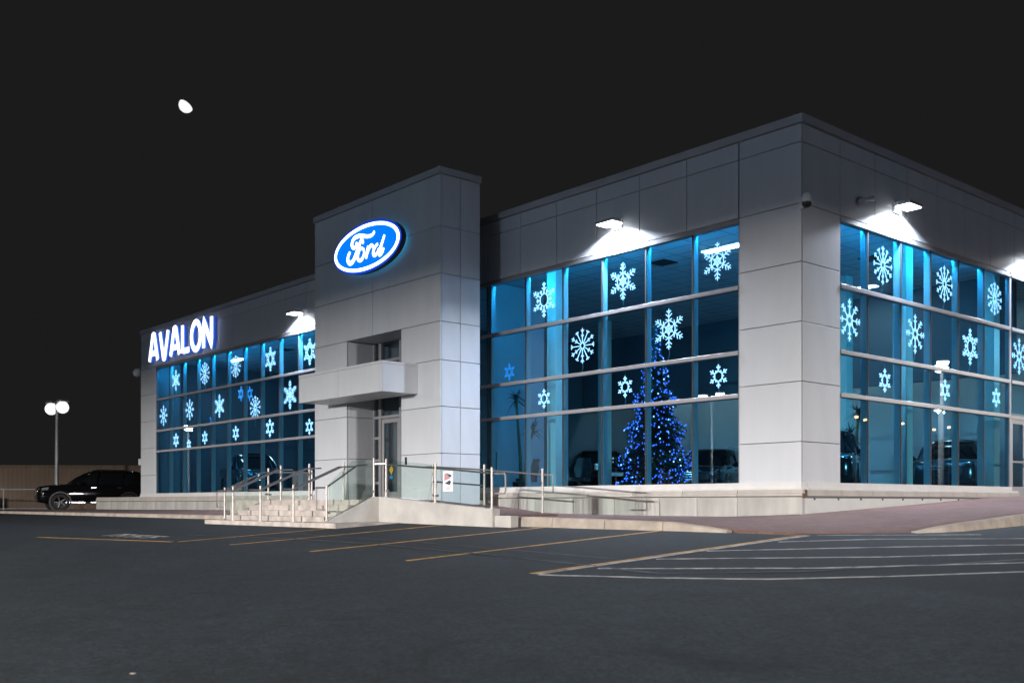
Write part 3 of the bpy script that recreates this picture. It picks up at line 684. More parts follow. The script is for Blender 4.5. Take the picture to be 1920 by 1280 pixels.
# ------------------------------------------------------------------ signs
OS = thing('oval_sign', 'lit blue oval sign with white script lettering high on the entrance tower', 'sign')
OCX, OCZ, ORX, ORZ, OY = -13.0865, 7.5305, 1.81, 0.745, -2.60
def ell(rx, rz, y, n=72): return [(OCX+rx*math.cos(2*math.pi*i/n), y, OCZ+rz*math.sin(2*math.pi*i/n)) for i in range(n)]
MB().loft([ell(ORX-0.01,ORZ-0.01,OY+0.02), ell(ORX-0.01,ORZ-0.01,OY+0.19)]).build('sign_can', 'signback', OS, True)
MB().loft([ell(ORX-0.06,ORZ-0.06,OY+0.191), ell(ORX-0.06,ORZ-0.06,OY+0.24)]).build('back_glow', 'signglow', OS, True)
MB().loft([ell(ORX,ORZ,OY+0.019), ell(ORX,ORZ,OY)]).build('rim', 'signrim', OS, True)
n = 72; s = MB(); s.loft([ell(ORX-0.07,ORZ-0.07,OY-0.002), ell(ORX-0.07,ORZ-0.07,OY-0.014), ell(ORX-0.19,ORZ-0.165,OY-0.014), ell(ORX-0.19,ORZ-0.165,OY-0.002)], cap=False); s.build('white_ring', 'signwhite', OS)
MB().loft([ell(ORX-0.19,ORZ-0.165,OY-0.003), ell(ORX-0.19,ORZ-0.165,OY-0.006)]).build('blue_field', 'signblue', OS)
# script lettering, strokes in local units measured on the sign (x right, z up)
def script(name, strokes):
    s = MB()
    for pts, r in strokes:
        P = []
        V = [Vector((p[0], 0, p[1])) for p in pts]
        for i in range(len(V)-1):      # catmull-rom
            p0, p1, p2, p3 = V[max(i-1,0)], V[i], V[i+1], V[min(i+2,len(V)-1)]
            for k in range(5):
                t = k/5; P.append(0.5*((2*p1)+(p2-p0)*t+(2*p0-5*p1+4*p2-p3)*t*t+(3*p1-p0-3*p2+p3)*t**3))
        P.append(V[-1])
        rr = [1.25*r*(0.72 + 0.28*min(1, 3*min(i, len(P)-1-i)/len(P))) for i in range(len(P))]
        s.tube([(OCX+p.x, OY-0.012, OCZ+p.z) for p in P], rr, 10, flat=(OY-0.012, 0.25))
    return s.build(name, 'signwhite', OS, True)
script('letter_F', [([(0.48, 0.367), (0.348, 0.292), (0.136, 0.293), (-0.134, 0.356), (-0.351, 0.399), (-0.572, 0.389), (-0.705, 0.311), (-0.744, 0.197), (-0.669, 0.109), (-0.558, 0.103), (-0.483, 0.163), (-0.503, 0.234)], 0.048), ([(-0.182, 0.328), (-0.297, 0.173), (-0.461, -0.034), (-0.627, -0.244), (-0.767, -0.324), (-0.879, -0.319), (-0.977, -0.212), (-0.935, -0.067), (-0.845, -0.002)], 0.055), ([(-0.434, 0.125), (-0.297, 0.188), (-0.174, 0.239), (-0.12, 0.139)], 0.039)])
script('letter_o', [([(-0.161, 0.006), (-0.324, -0.022), (-0.42, -0.176), (-0.401, -0.292), (-0.269, -0.34), (-0.134, -0.272), (-0.074, -0.136), (-0.128, -0.008)], 0.043)])
script('letter_r', [([(0.149, 0.014), (0.096, -0.138), (0.028, -0.338)], 0.045), ([(0.109, -0.199), (0.189, -0.066), (0.322, -0.003), (0.401, -0.056)], 0.043)])
script('letter_d', [([(0.65, -0.022), (0.493, -0.095), (0.407, -0.224), (0.467, -0.325), (0.61, -0.29), (0.715, -0.165)], 0.043), ([(0.999, 0.17), (0.871, -0.035), (0.728, -0.269), (0.754, -0.354), (0.871, -0.309), (0.953, -0.196)], 0.047)])
# raised letters on the left wing
AV = thing('lettering_sign', 'lit white channel letters reading AVALON above the left wing windows', 'sign')
def letter(ch, x0, x1, z0=6.68, z1=7.93):
    H = z1-z0; W = x1-x0; wd = 0.26
    def P(u, v): return (x0+u*W, z0+v*H)
    strokes = {'A': [[(0.10,0.02),(0.42,1.0),(0.58,1.0),(0.90,0.02)], [(0.27,0.30),(0.73,0.30)]],
               'V': [[(0.08,1.0),(0.44,0.0),(0.56,0.0),(0.92,1.0)]],
               'L': [[(0.16,1.0),(0.16,0.08),(0.92,0.08)]],
               'N': [[(0.13,0.0),(0.13,1.0),(0.87,0.0),(0.87,1.0)]]}
    if ch == 'O':
        st = [[(0.5+0.40*math.cos(a), 0.5+0.48*math.sin(a)) for a in [2*math.pi*i/20 for i in range(21)]]]
    else: st = strokes[ch]
    face = MB(); ret = MB()
    for pts in st:
        Q = []
        for (u0,v0),(u1,v1) in zip(pts[:-1], pts[1:]):
            for k in range(4): t = k/4; Q.append(P(u0+(u1-u0)*t, v0+(v1-v0)*t))
        Q.append(P(*pts[-1]))
        face.tube([(x,-0.20,z) for x, z in Q], wd/2, 12, flat=(-0.20, 0.16))
        ret.tube([(x,-0.12,z) for x, z in Q], wd/2+0.012, 10, flat=(-0.12, 0.55))
    f = face.build('letter', 'letter', AV, True); ret.build('letter_return', 'letterside', f, True)
x = -35.72
for ch, wd_ in zip('AVALON', (1.28,1.18,1.28,0.98,1.22,1.12)):
    letter(ch, x, x+wd_-0.06); x += wd_ + 0.01

# ------------------------------------------------------------------ wall lamps
def wall_lamp(loc, rz, label):
    """local -Y points away from the wall"""
    t = thing('wall_lamp', label, 'lamp', loc, rz, 'wall lamps above the windows')
    MB().box(-0.16,0.16,-0.06,0.0,-0.14,0.14).build('back_plate', 'white_plastic', t)
    h = MB().loft([[(-0.15,-0.06,0.10),(0.15,-0.06,0.10),(0.15,-0.06,-0.02),(-0.15,-0.06,-0.02)], [(-0.30,-0.22,0.07),(0.30,-0.22,0.07),(0.30,-0.22,-0.035),(-0.30,-0.22,-0.035)], [(-0.30,-0.52,0.03),(0.30,-0.52,0.03),(0.30,-0.52,-0.035),(-0.30,-0.52,-0.035)]]).build('housing', 'galv', t)
    MB().box(-0.27,0.27,-0.50,-0.14,-0.062,-0.037).build('lens', 'lens', t)
    L = bpy.data.lights.new('wall_lamp_light', 'AREA'); L.shape = 'RECTANGLE'; L.size = 0.5; L.size_y = 0.32; L.energy = WALL_POWER; L.color = WALL_COL; L.spread = R(146)
    lo = bpy.data.objects.new('wall_lamp_light', L); C.objects.link(lo); lo.parent = t; lo.location = (0,-0.32,-0.075)
    return t
wall_lamp((-5.36,-0.02,7.08), 0, 'lit wall lamp above the front windows between tower and corner column')
wall_lamp((-21.4,-0.02,7.05), 0, 'lit wall lamp left of the entrance tower above the left wing windows')
wall_lamp((0.02,3.95,7.08), R(90), 'lit wall lamp on the side wall close to the corner column')
wall_lamp((0.02,11.3,7.05), R(90), 'lit wall lamp on the side wall cut off by the right edge')

# cameras and floodlight
t = thing('security_camera', 'white dome security camera on the corner column below the roof', 'camera', (0.05,0.0,6.42))
MB().lathe([(0.0,0.20),(0.07,0.19),(0.12,0.10),(0.125,0.0),(0.0,0.0)], (0.12,-0.05,0), 'Z', 16).build('housing', 'white_plastic', t, True)
MB().lathe([(0.11,0.0),(0.10,-0.06),(0.06,-0.11),(0.0,-0.125)], (0.12,-0.05,0), 'Z', 16).build('dome', 'carglass', t, True)
MB().box(-0.04,0.06,-0.09,-0.01,-0.12,0.06).build('arm', 'white_plastic', t)
t = thing('floodlight', 'unlit grey twin floodlight on the side wall left of the wall lamp', 'floodlight', (0.03,2.25,6.92))
MB().lathe([(0.0,0),(0.09,0.0),(0.09,0.07),(0.0,0.07)], (0,0,0), 'X', 14).build('mount', 'galv', t, True)
for a, b in [((0.07,0.02,0),(0.20,0.30,0.07)), ((0.07,-0.02,0),(0.16,-0.12,-0.06))]:
    s = MB(); s.tube([a, (Vector(a)+Vector(b))/2, b], [0.025,0.03,0.065], 10); s.build('lamp_head', 'galv', t, True)
t = thing('security_camera', 'small dome security camera at the far left end of the facade', 'camera', (XL-0.05,-0.1,6.35))
MB().lathe([(0.0,0.22),(0.1,0.2),(0.2,0.08),(0.2,0.0),(0.14,-0.14),(0.0,-0.2)], (-0.25,0,0), 'Z', 14).build('dome', 'white_plastic', t, True); MB().box(-0.25,0.02,-0.04,0.04,0.1,0.18).build('arm', 'white_plastic', t)
t = thing('wall_bracket', 'small pale box on the left end wall above the parked vehicle', 'box', (XL-0.03,-0.02,2.0)); MB().box(-0.3,0.0,0.0,0.3,-0.15,0.15).build('housing', 'white_plastic', t)

# ------------------------------------------------------------------ LED snowflakes
def rot2(p, a): return (p[0]*math.cos(a)-p[1]*math.sin(a), p[0]*math.sin(a)+p[1]*math.cos(a))
def flake_mesh(kind, rr):
    """a snowflake of LED rope in the XZ plane, half height 1"""
    L = []
    def arm(a, segs): 
        for s_ in segs: L.append([rot2(p, a) for p in s_])
    def V(r, l, ang=R(52)): return [[(l*math.sin(s_*ang), r+l*math.cos(ang)), (0, r)] for s_ in (-1,1)]
    if kind == 'A':
        for k in range(6): arm(k*math.pi/3, [[(0,0.36),(0,1.0)]] + V(0.80,0.17) + V(0.60,0.24) + V(0.42,0.22,R(68)))
        L.append([(0.40*math.cos(a),0.40*math.sin(a)) for a in [2*math.pi*i/24 for i in range(25)]])
        L.append([rot2((0, 0.32 if i%2==0 else 0.15), i*math.pi/6) for i in range(13)])
        for k in range(6): arm(k*math.pi/3, [[(0,0.04),(0,0.15)], [(0,0.16),(0.06,0.22)], [(0,0.16),(-0.06,0.22)]])
    elif kind == 'B':
        for k in range(6):
            arm(k*math.pi/3, [[(0,0.36),(0,1.0)]] + V(0.80,0.17) + V(0.56,0.22)); arm(k*math.pi/3+math.pi/6, [[(0,0.36),(0,0.62)]] + V(0.47,0.14))
        L.append([(0.33*math.sin(a),0.36*math.cos(a)) for a in [2*math.pi*i/12 for i in range(13)]])
    elif kind == 'S':
        for k in range(6): arm(k*math.pi/3, [[(0,0.46),(0,1.0)]] + V(0.66,0.24))
        for k in range(6): arm(k*math.pi/3+math.pi/6, [[(0,0.42),(0,0.56)]])
        L.append([rot2((0,0.46), i*math.pi/3) for i in range(7)])
    elif kind == 'C':
        for k in range(12): arm(k*math.pi/6, [[(0,0.17),(0,1.0 if k%2==0 else 0.93)]] + V(0.80,0.16) + (V(0.52,0.14) if k%2==0 else []))
        L.append([(0.16*math.cos(a),0.16*math.sin(a)) for a in [2*math.pi*i/12 for i in range(13)]])
    elif kind == 'D':
        for k in range(8): arm(k*math.pi/4, [[(0,0.14),(0,1.0 if k%4==0 else 0.92)]] + V(0.78,0.16) + V(0.56,0.18))
        L.append([rot2((0, 0.36 if i%2==0 else 0.20), i*math.pi/8) for i in range(17)])
    s = MB()
    for pts in L:
        P = []
        for a, b in zip(pts[:-1], pts[1:]):
            n_ = max(1, int(math.dist(a, b)/0.2))
            for i in range(n_): P.append((a[0]+(b[0]-a[0])*i/n_, a[1]+(b[1]-a[1])*i/n_))
        P.append(pts[-1])
        s.tube([(p[0], random.uniform(-0.004,0.004), p[1]) for p in P], rr, 5)
    return s.mesh('snowflake', False)
FM = {}
def flake(kind, c, half, plane, label, dim=False, rr=None, cord=True):
    rr = rr or (0.024 if kind in 'ACD' else (0.031 if kind == 'B' else 0.055))
    key = (kind, dim, rr)
    if key not in FM: FM[key] = flake_mesh(kind, rr); FM[key].materials.append(M['flake_dim' if dim else 'flake'])
    t = thing('snowflake_light', label, 'snowflake light', c, 0 if plane == 'F' else R(90), 'LED snowflakes hanging in the showroom windows')
    o = link('led_rope', FM[key], None, t); o.scale = (half, half, half)
    if cord:
        s = MB(); s.tube([(0,0.005,-half),(0.01,0.02,-half-0.08),(-0.02,0.03,-half-0.16),(-0.06,0.03,-half-0.26)], 0.006, 5); s.build('power_cord', 'white_plastic', t)
    s = MB(); s.tube([(0,0.005,half),(0,0.012,half+0.10)], 0.005, 5); s.build('hanging_hook', 'alu', t)
    return t
flake('B', (-8.256,0.090,5.610), 0.487, 'F', 'snowflake light with open ring centre, top row, fifth front bay left of the corner column')
flake('A', (-5.293,0.090,5.637), 0.483, 'F', 'ringed star snowflake light, top row, third front bay left of the corner column')
flake('A', (-2.309,0.090,5.618), 0.447, 'F', 'ringed star snowflake light, top row, first front bay left of the corner column')
flake('C', (-6.753,0.090,4.168), 0.467, 'F', 'twelve armed snowflake light, second row, fourth front bay left of the corner column')
flake('A', (-3.776,0.090,4.227), 0.494, 'F', 'ringed star snowflake light, second row, second front bay left of the corner column')
flake('S', (-8.256,0.090,2.881), 0.266, 'F', 'small snowflake light with hexagon centre, third row, fifth front bay left of the corner column')
flake('S', (-5.219,0.090,2.946), 0.271, 'F', 'small snowflake light with hexagon centre, third row, third front bay left of the corner column')
flake('S', (-2.279,0.090,2.944), 0.273, 'F', 'small snowflake light with hexagon centre, third row, first front bay left of the corner column')
flake('C', (-0.090,3.553,5.663), 0.458, 'S', 'twelve armed snowflake light, top row, second side bay right of the corner column')
flake('C', (-0.090,6.618,5.644), 0.468, 'S', 'twelve armed snowflake light, top row, fourth side bay right of the corner column')
flake('C', (-0.090,9.520,5.642), 0.458, 'S', 'twelve armed snowflake light, top row, sixth side bay right of the corner column')
flake('D', (-0.090,2.079,4.185), 0.489, 'S', 'eight armed snowflake light, second row, first side bay right of the corner column')
flake('D', (-0.090,5.102,4.193), 0.491, 'S', 'eight armed snowflake light, second row, third side bay right of the corner column')
flake('B', (-0.090,8.053,4.168), 0.485, 'S', 'snowflake light with open ring centre, second row, fifth side bay right of the corner column')
flake('S', (-0.090,3.641,2.925), 0.281, 'S', 'small snowflake light with hexagon centre, third row, second side bay right of the corner column')
flake('S', (-0.090,6.653,2.912), 0.276, 'S', 'small snowflake light with hexagon centre, third row, fourth side bay right of the corner column')
flake('S', (-0.090,9.619,2.918), 0.266, 'S', 'small snowflake light with hexagon centre, third row, sixth side bay right of the corner column')
flake('D', (-0.090,11.093,4.195), 0.520, 'S', 'eight armed snowflake light, second row, seventh side bay right of the corner column')
flake('A', (-33.204,0.090,5.631), 0.479, 'F', 'ringed star snowflake light, top row, second left wing bay from the left')
flake('C', (-30.107,0.090,5.651), 0.490, 'F', 'twelve armed snowflake light, top row, fourth left wing bay from the left')
flake('C', (-27.115,0.090,5.654), 0.465, 'F', 'twelve armed snowflake light, top row, sixth left wing bay from the left')
flake('B', (-24.100,0.090,5.646), 0.482, 'F', 'snowflake light with open ring centre, top row, eighth left wing bay from the left')
flake('B', (-21.050,0.090,5.591), 0.494, 'F', 'snowflake light with open ring centre, top row, tenth left wing bay from the left')
flake('D', (-34.631,0.090,4.098), 0.477, 'F', 'eight armed snowflake light, second row, first left wing bay from the left')
flake('D', (-31.690,0.090,4.178), 0.479, 'F', 'eight armed snowflake light, second row, third left wing bay from the left')
flake('A', (-28.655,0.090,4.125), 0.501, 'F', 'ringed star snowflake light, second row, fifth left wing bay from the left')
flake('C', (-25.386,0.090,3.828), 0.472, 'F', 'twelve armed snowflake light, second row, seventh left wing bay from the left')
flake('A', (-22.536,0.090,4.117), 0.550, 'F', 'ringed star snowflake light, second row, ninth left wing bay from the left')
flake('S', (-33.192,0.090,2.877), 0.319, 'F', 'small snowflake light with hexagon centre, third row, second left wing bay from the left')
flake('S', (-31.782,0.090,2.620), 0.240, 'F', 'small snowflake light with hexagon centre, third row, third left wing bay from the left')
flake('S', (-30.107,0.090,2.851), 0.292, 'F', 'small snowflake light with hexagon centre, third row, fourth left wing bay from the left')
flake('S', (-27.115,0.090,2.894), 0.299, 'F', 'small snowflake light with hexagon centre, third row, sixth left wing bay from the left')
flake('S', (-24.144,0.090,2.943), 0.357, 'F', 'small snowflake light with hexagon centre, third row, eighth left wing bay from the left')
flake('S', (-21.077,0.090,2.824), 0.297, 'F', 'small snowflake light with hexagon centre, third row, tenth left wing bay from the left')
flake('B', (-38.284,3.000,5.759), 0.385, 'F', 'dim blue snowflake light deep inside the left wing, leftmost of the inner ones', dim=True, cord=False)
flake('B', (-33.568,3.500,5.279), 0.362, 'F', 'dim blue snowflake light deep inside the left wing, left one of an inner pair', dim=True, cord=False)
flake('B', (-32.874,3.600,5.230), 0.359, 'F', 'dim blue snowflake light deep inside the left wing, right one of an inner pair', dim=True, cord=False)
flake('S', (-35.689,3.000,4.089), 0.318, 'F', 'dim blue snowflake light low inside the left wing', dim=True, cord=False)
flake('B', (-10.777,1.000,3.937), 0.257, 'F', 'dim blue snowflake light inside the pane next to the tower', dim=True, cord=False)

# ------------------------------------------------------------------ Christmas tree
def xmas_tree(loc, H, rad):
    t = thing('christmas_tree', 'tall dark fir tree covered in blue lights behind the front windows', 'christmas tree', loc)
    s = MB(); s.tube([(0,0,0),(0,0,H*0.55),(0,0,H*0.96)], [0.07,0.04,0.01], 8); s.build('trunk', 'bark', t)
    s = MB(); pts = []
    n_b = 1500
    for i in range(n_b):
        u = random.random()**0.75; z = H*(0.03 + 0.95*(1-u)); rmax = rad*(0.04 + 0.98*u) * (0.82 + 0.24*math.sin(u*34) *0.6 + random.uniform(-0.12,0.14))
        a = random.uniform(0, 2*math.pi); r0 = rmax*random.uniform(0.1,0.5)
        p0 = Vector((r0*math.cos(a), r0*math.sin(a), z+0.10*random.random())); p1 = Vector((rmax*math.cos(a), rmax*math.sin(a), z-0.10-0.14*random.random()))
        pts.append((p0, p1)); d = (p1-p0); side = Vector((-math.sin(a), math.cos(a), 0))
        for j in range(9):
            q = p0 + d*(j+1)/9.0; wv = 0.13*(1.15-j/9.0)+0.03
            for sg in (-1,1):
                tip = q + side*sg*wv*random.uniform(0.7,1.2) + d.normalized()*wv*0.7 + Vector((0,0,random.uniform(-0.05,0.05)))
                k = len(s.v); nn = Vector((0,0,0.012)); s.v += [tuple(q-d.normalized()*0.02), tuple(q+d.normalized()*0.025+nn), tuple(tip)]; s.f.append((k,k+1,k+2))
        k = len(s.v); s.v += [tuple(p0+side*0.012), tuple(p0-side*0.012), tuple(p1+d.normalized()*0.06)]; s.f.append((k,k+1,k+2))
    link('crown', s.mesh('crown', fix=False), 'needle', t)
    def bulb_mesh(r): return MB().lathe([(0.0,-1.25*r),(0.8*r,-0.7*r),(r,0),(0.75*r,0.75*r),(0.0,1.15*r)], (0,0,0), 'Z', 6).mesh('bulb')
    bm1 = bulb_mesh(0.018); bm1.materials.append(M['bulb']); bm2 = bulb_mesh(0.021); bm2.materials.append(M['bulb_hot'])
    rest = MB(); cnt = 0
    random.shuffle(pts)
    for i, (p0, p1) in enumerate(pts[:900]):
        q = p0.lerp(p1, random.uniform(0.92,1.12)) + Vector((random.uniform(-0.03,0.03), random.uniform(-0.03,0.03), 0.03))
        if cnt < 300: link('bulb', bm1 if random.random() < 0.68 else bm2, None, t, q); cnt += 1
        else: rest.lathe([(0.0,-0.025),(0.013,-0.012),(0.017,0),(0.012,0.013),(0.0,0.023)], q, 'Z', 6)
    o = rest.build('string_lights', 'bulb', t); o['kind'] = 'stuff'
    s = MB(); s.lathe([(0.0,0.0),(0.45,0.0),(0.40,0.16),(0.1,0.18),(0.0,0.18)], (0,0,0), 'Z', 18); s.build('stand', 'pot', t)
xmas_tree((-5.45, 1.50, FZ), 4.6, 1.2)

# ------------------------------------------------------------------ potted dracaena, extinguisher, chairs
def dracaena(loc, label, heads):
    t = thing('potted_plant', label, 'plant', loc)
    MB().lathe([(0.0,0.0),(0.2,0.0),(0.26,0.42),(0.22,0.42),(0.2,0.36),(0.0,0.36)], (0,0,0), 'Z', 18).build('pot', 'pot', t, True)
    for hx, hy, hz in heads:
        s = MB(); s.tube([(0,0,0.3),(hx*0.3+0.03,hy*0.3,hz*0.4),(hx*0.6-0.03,hy*0.6,hz*0.75),(hx,hy,hz)], [0.055,0.05,0.04,0.03], 8); s.build('trunk', 'bark', t, True)
        s = MB()
        for i in range(46):
            a = random.uniform(0, 2*math.pi); el = random.uniform(-0.5, 1.2); L_ = random.uniform(0.38, 0.62)
            d = Vector((math.cos(a)*math.cos(el), math.sin(a)*math.cos(el), math.sin(el))); sd_ = Vector((-math.sin(a), math.cos(a), 0))
            p = Vector((hx, hy, hz + random.uniform(-0.12,0.08))); k = len(s.v)
            for j in range(5):
                u = j/4; q = p + d*L_*u - Vector((0,0,0.30*u*u*L_)); wv = 0.024*(1-u)+0.003
                s.v += [tuple(q+sd_*wv), tuple(q-sd_*wv)]
            for j in range(4): s.f.append((k+2*j, k+2*j+1, k+2*j+3, k+2*j+2))
        link('leaf_crown', s.mesh('leaf_crown', fix=False), 'leaf', t)
dracaena((-10.25,1.0,FZ), 'potted dracaena with two shaggy heads behind the glass beside the tower', [(-0.25,0.05,2.95),(0.45,0.1,1.95)])
dracaena((-2.6,6.6,FZ), 'potted dracaena standing inside the side windows', [(0.1,0.0,2.3),(-0.3,0.2,1.7)])
t = thing('fire_extinguisher', 'red fire extinguisher on the wall behind the glass near the tower', 'fire extinguisher', (-11.55,1.0,FZ+0.75))
MB().lathe([(0.0,0.0),(0.08,0.0),(0.085,0.03),(0.085,0.40),(0.05,0.47),(0.025,0.50),(0.025,0.56),(0.0,0.56)], (0,0,0), 'Z', 16).build('cylinder', 'red', t, True)
MB().tube([(0.02,-0.02,0.56),(0.1,-0.05,0.60)],0.012).tube([(0,-0.02,0.52),(0.12,-0.06,0.45),(0.13,-0.06,0.15)],0.012,6).build('hose', 'black', t, True)
MB().box(-0.1,0.1,0.09,0.11,0.0,0.6).build('wall_plate', 'white_plastic', t)
def office_chair(loc, rz, label):
    t = thing('office_chair', label, 'chair', loc, rz, 'black chairs inside the showroom')
    MB().loft([[(-0.26,-0.24,0.44),(0.26,-0.24,0.44),(0.28,0.26,0.46),(-0.28,0.26,0.46)],[(-0.26,-0.24,0.52),(0.26,-0.24,0.52),(0.28,0.26,0.55),(-0.28,0.26,0.55)]]).build('seat', 'chair', t)
    MB().loft([[(-0.24,-0.24,0.52),(0.24,-0.24,0.52),(0.24,-0.17,0.52),(-0.24,-0.17,0.52)],[(-0.28,-0.30,0.85),(0.28,-0.30,0.85),(0.28,-0.22,0.85),(-0.28,-0.22,0.85)],[(-0.20,-0.36,1.15),(0.20,-0.36,1.15),(0.20,-0.29,1.15),(-0.20,-0.29,1.15)]]).build('backrest', 'chair', t)
    MB().tube([(0,0,0.08),(0,0,0.45)],0.03).build('column', 'black', t)
    for k in range(5):
        a = k*2*math.pi/5; MB().tube([(0,0,0.10),(0.30*math.cos(a),0.30*math.sin(a),0.05)],[0.025,0.018]).build('leg', 'black', t)
    for sg in (-1,1): MB().tube([(sg*0.27,0.1,0.5),(sg*0.31,0.1,0.72),(sg*0.31,-0.18,0.72),(sg*0.27,-0.24,0.65)],0.018).build('armrest', 'black', t)
office_chair((-11.0,1.9,FZ), R(160), 'black office chair behind the glass between tower and dracaena trunk')
office_chair((-9.2,2.4,FZ), R(200), 'black office chair behind the glass right of the dracaena')

# ------------------------------------------------------------------ vehicles
def superring(x0, x1, hw, z, n=28, e=3.2):
    cx, lx = (x0+x1)/2, (x1-x0)/2; out = []
    for i in range(n):
        a = 2*math.pi*i/n; c, s_ = math.cos(a), math.sin(a)
        out.append((cx + lx*math.copysign(abs(c)**(2/e), c), hw*math.copysign(abs(s_)**(2/e), s_), z))
    return out
def make_suv(label, loc, heading, paint, scale=1.0, stance=0.0, pickup=False, group='vehicles in and beside the showroom'):
    """front points to local +X"""
    t = thing('pickup_truck' if pickup else 'sport_utility_vehicle', label, 'truck' if pickup else 'car', loc, heading, group); t.scale = (scale,)*3
    st = [(2.42,0.60,0.52,0.74),(2.38,0.76,0.40,0.92),(2.28,0.86,0.32,1.00),(2.05,0.93,0.28,1.05),(1.6,0.955,0.28,1.09),(1.0,0.96,0.28,1.13),(0.3,0.96,0.28,1.14),(-0.6,0.96,0.28,1.15),(-1.5,0.955,0.28,1.17),(-2.05,0.945,0.31,1.18),(-2.30,0.90,0.38,1.17),(-2.39,0.82,0.48,1.05),(-2.41,0.74,0.55,0.92)]
    rings = []
    for x, wd_, zb, ze in st:
        half = [(0,zb),(wd_*0.78,zb),(wd_*0.95,zb+0.06),(wd_*0.985,zb+0.18*(ze-zb)),(wd_,zb+0.45*(ze-zb)),(wd_*0.985,zb+0.68*(ze-zb)),(wd_*0.965,ze-0.07),(wd_*0.90,ze),(wd_*0.5,ze+0.03),(0,ze+0.04)]
        rings.append([(x,y,z+stance) for y, z in half] + [(x,-y,z+stance) for y, z in half[-2:0:-1]])
    body = MB().loft(rings).build('body', paint, t, True)
    rear = -0.55 if pickup else -2.30
    lv = [(rear,1.02,0.925,1.12),(rear+0.03,0.80,0.88,1.32),(rear+0.12,0.50,0.80,1.52),(rear+0.24,0.26,0.735,1.67)]
    MB().loft([superring(a,b,hw,z+stance) for a,b,hw,z in lv]).build('window_glass', 'carglass', t, True)
    rl = [(rear+0.22,0.29,0.748,1.66),(rear+0.26,0.22,0.73,1.73),(rear+0.42,0.05,0.64,1.775),(rear+0.8,-0.3 if not pickup else 0.0,0.4,1.79)]
    roof = MB().loft([superring(a,b,hw,z+stance) for a,b,hw,z in rl]).build('roof', paint, t, True)
    for sg in (-1,1):
        MB().tube([(1.04,sg*0.86,1.12+stance),(0.66,sg*0.80,1.42+stance),(0.20,sg*0.70,1.68+stance)],0.035,6).build('pillar', paint, t, True)
        for xb in ([-0.05,-1.15] if not pickup else [-0.2]): MB().tube([(xb,sg*0.932,1.12+stance),(xb-0.06,sg*0.83,1.45+stance),(xb-0.10,sg*0.745,1.67+stance)],0.034,6).build('pillar', paint, t, True)
        MB().tube([(rear+0.05,sg*0.80,1.14+stance),(rear+0.15,sg*0.74,1.45+stance),(rear+0.30,sg*0.66,1.68+stance)],0.05,6).build('pillar', paint, t, True)
        if not pickup: MB().tube([(0.0,sg*0.60,1.77+stance),(-0.1,sg*0.62,1.82+stance),(-1.6,sg*0.62,1.82+stance),(-1.75,sg*0.60,1.77+stance)],0.016,6).build('roof_rail', 'chrome', t, True)
        m_ = MB().loft([[(0.62,sg*0.93,1.10+stance),(0.74,sg*0.93,1.10+stance),(0.74,sg*0.93,1.15+stance),(0.62,sg*0.93,1.15+stance)],[(0.60,sg*1.03,1.09+stance),(0.78,sg*1.03,1.09+stance),(0.76,sg*1.03,1.26+stance),(0.62,sg*1.03,1.26+stance)],[(0.63,sg*1.14,1.12+stance),(0.75,sg*1.14,1.12+stance),(0.74,sg*1.13,1.24+stance),(0.64,sg*1.13,1.24+stance)]]).build('side_mirror', 'paint_black', t, True)
        MB().loft([[(2.30,sg*0.50,0.94+stance),(2.40,sg*0.50,0.86+stance),(2.38,sg*0.50,0.78+stance),(2.26,sg*0.50,0.80+stance)],[(2.20,sg*0.74,0.99+stance),(2.36,sg*0.74,0.93+stance),(2.35,sg*0.74,0.82+stance),(2.2,sg*0.74,0.80+stance)],[(1.95,sg*0.935,1.00+stance),(2.10,sg*0.945,0.97+stance),(2.12,sg*0.945,0.88+stance),(1.98,sg*0.955,0.88+stance)]]).build('headlight', 'headlight', t, True)
        MB().box(2.20,2.36,sg*0.62-0.09,sg*0.62+0.09,0.50+stance,0.60+stance).build('fog_light', 'headlight', t)
        MB().box(-2.40,-2.18,sg*0.80-0.10,sg*0.80+0.115,0.86+stance,1.16+stance).build('tail_light', 'taillight', t)
        for xd in (0.0,-1.1): MB().box(xd-0.02,xd+0.18,sg*0.955-0.02,sg*0.955+0.025,0.98+stance,1.01+stance).build('door_handle', 'chrome', t)
        MB().box(-1.25,1.25,sg*0.93-0.035,sg*0.93+0.035,0.30+stance,0.345+stance).build('sill_trim', 'chrome', t)
        for xw in (1.48,-1.45):
            wy = sg*0.86
            ar = MB(); ar.lathe([(0.40,-0.10),(0.47,-0.10),(0.47,0.105),(0.40,0.105)], (xw,sg*0.88,0.38+stance*0.4), 'Y', 24); ar.build('wheel_arch', 'black', t, True)
            wh = MB(); wh.lathe([(0.25,-0.11),(0.35,-0.12),(0.385,-0.08),(0.39,0),(0.385,0.08),(0.35,0.12),(0.25,0.11)], (xw,wy,0.39), 'Y', 28); wo = wh.build('wheel', 'tyre', t, True)
            rm = MB(); rm.lathe([(0.0,sg*0.06),(0.06,sg*0.075),(0.07,sg*0.05),(0.24,sg*0.02),(0.255,sg*0.10),(0.265,sg*0.10),(0.265,-sg*0.08)], (xw,wy,0.39), 'Y', 20)
            for k in range(5):
                a = k*2*math.pi/5; rm.tube([(xw,wy+sg*0.085,0.39),(xw+0.25*math.cos(a),wy+sg*0.085,0.39+0.25*math.sin(a))],[0.04,0.028],6)
            rm.build('rim', 'rim', wo, True)
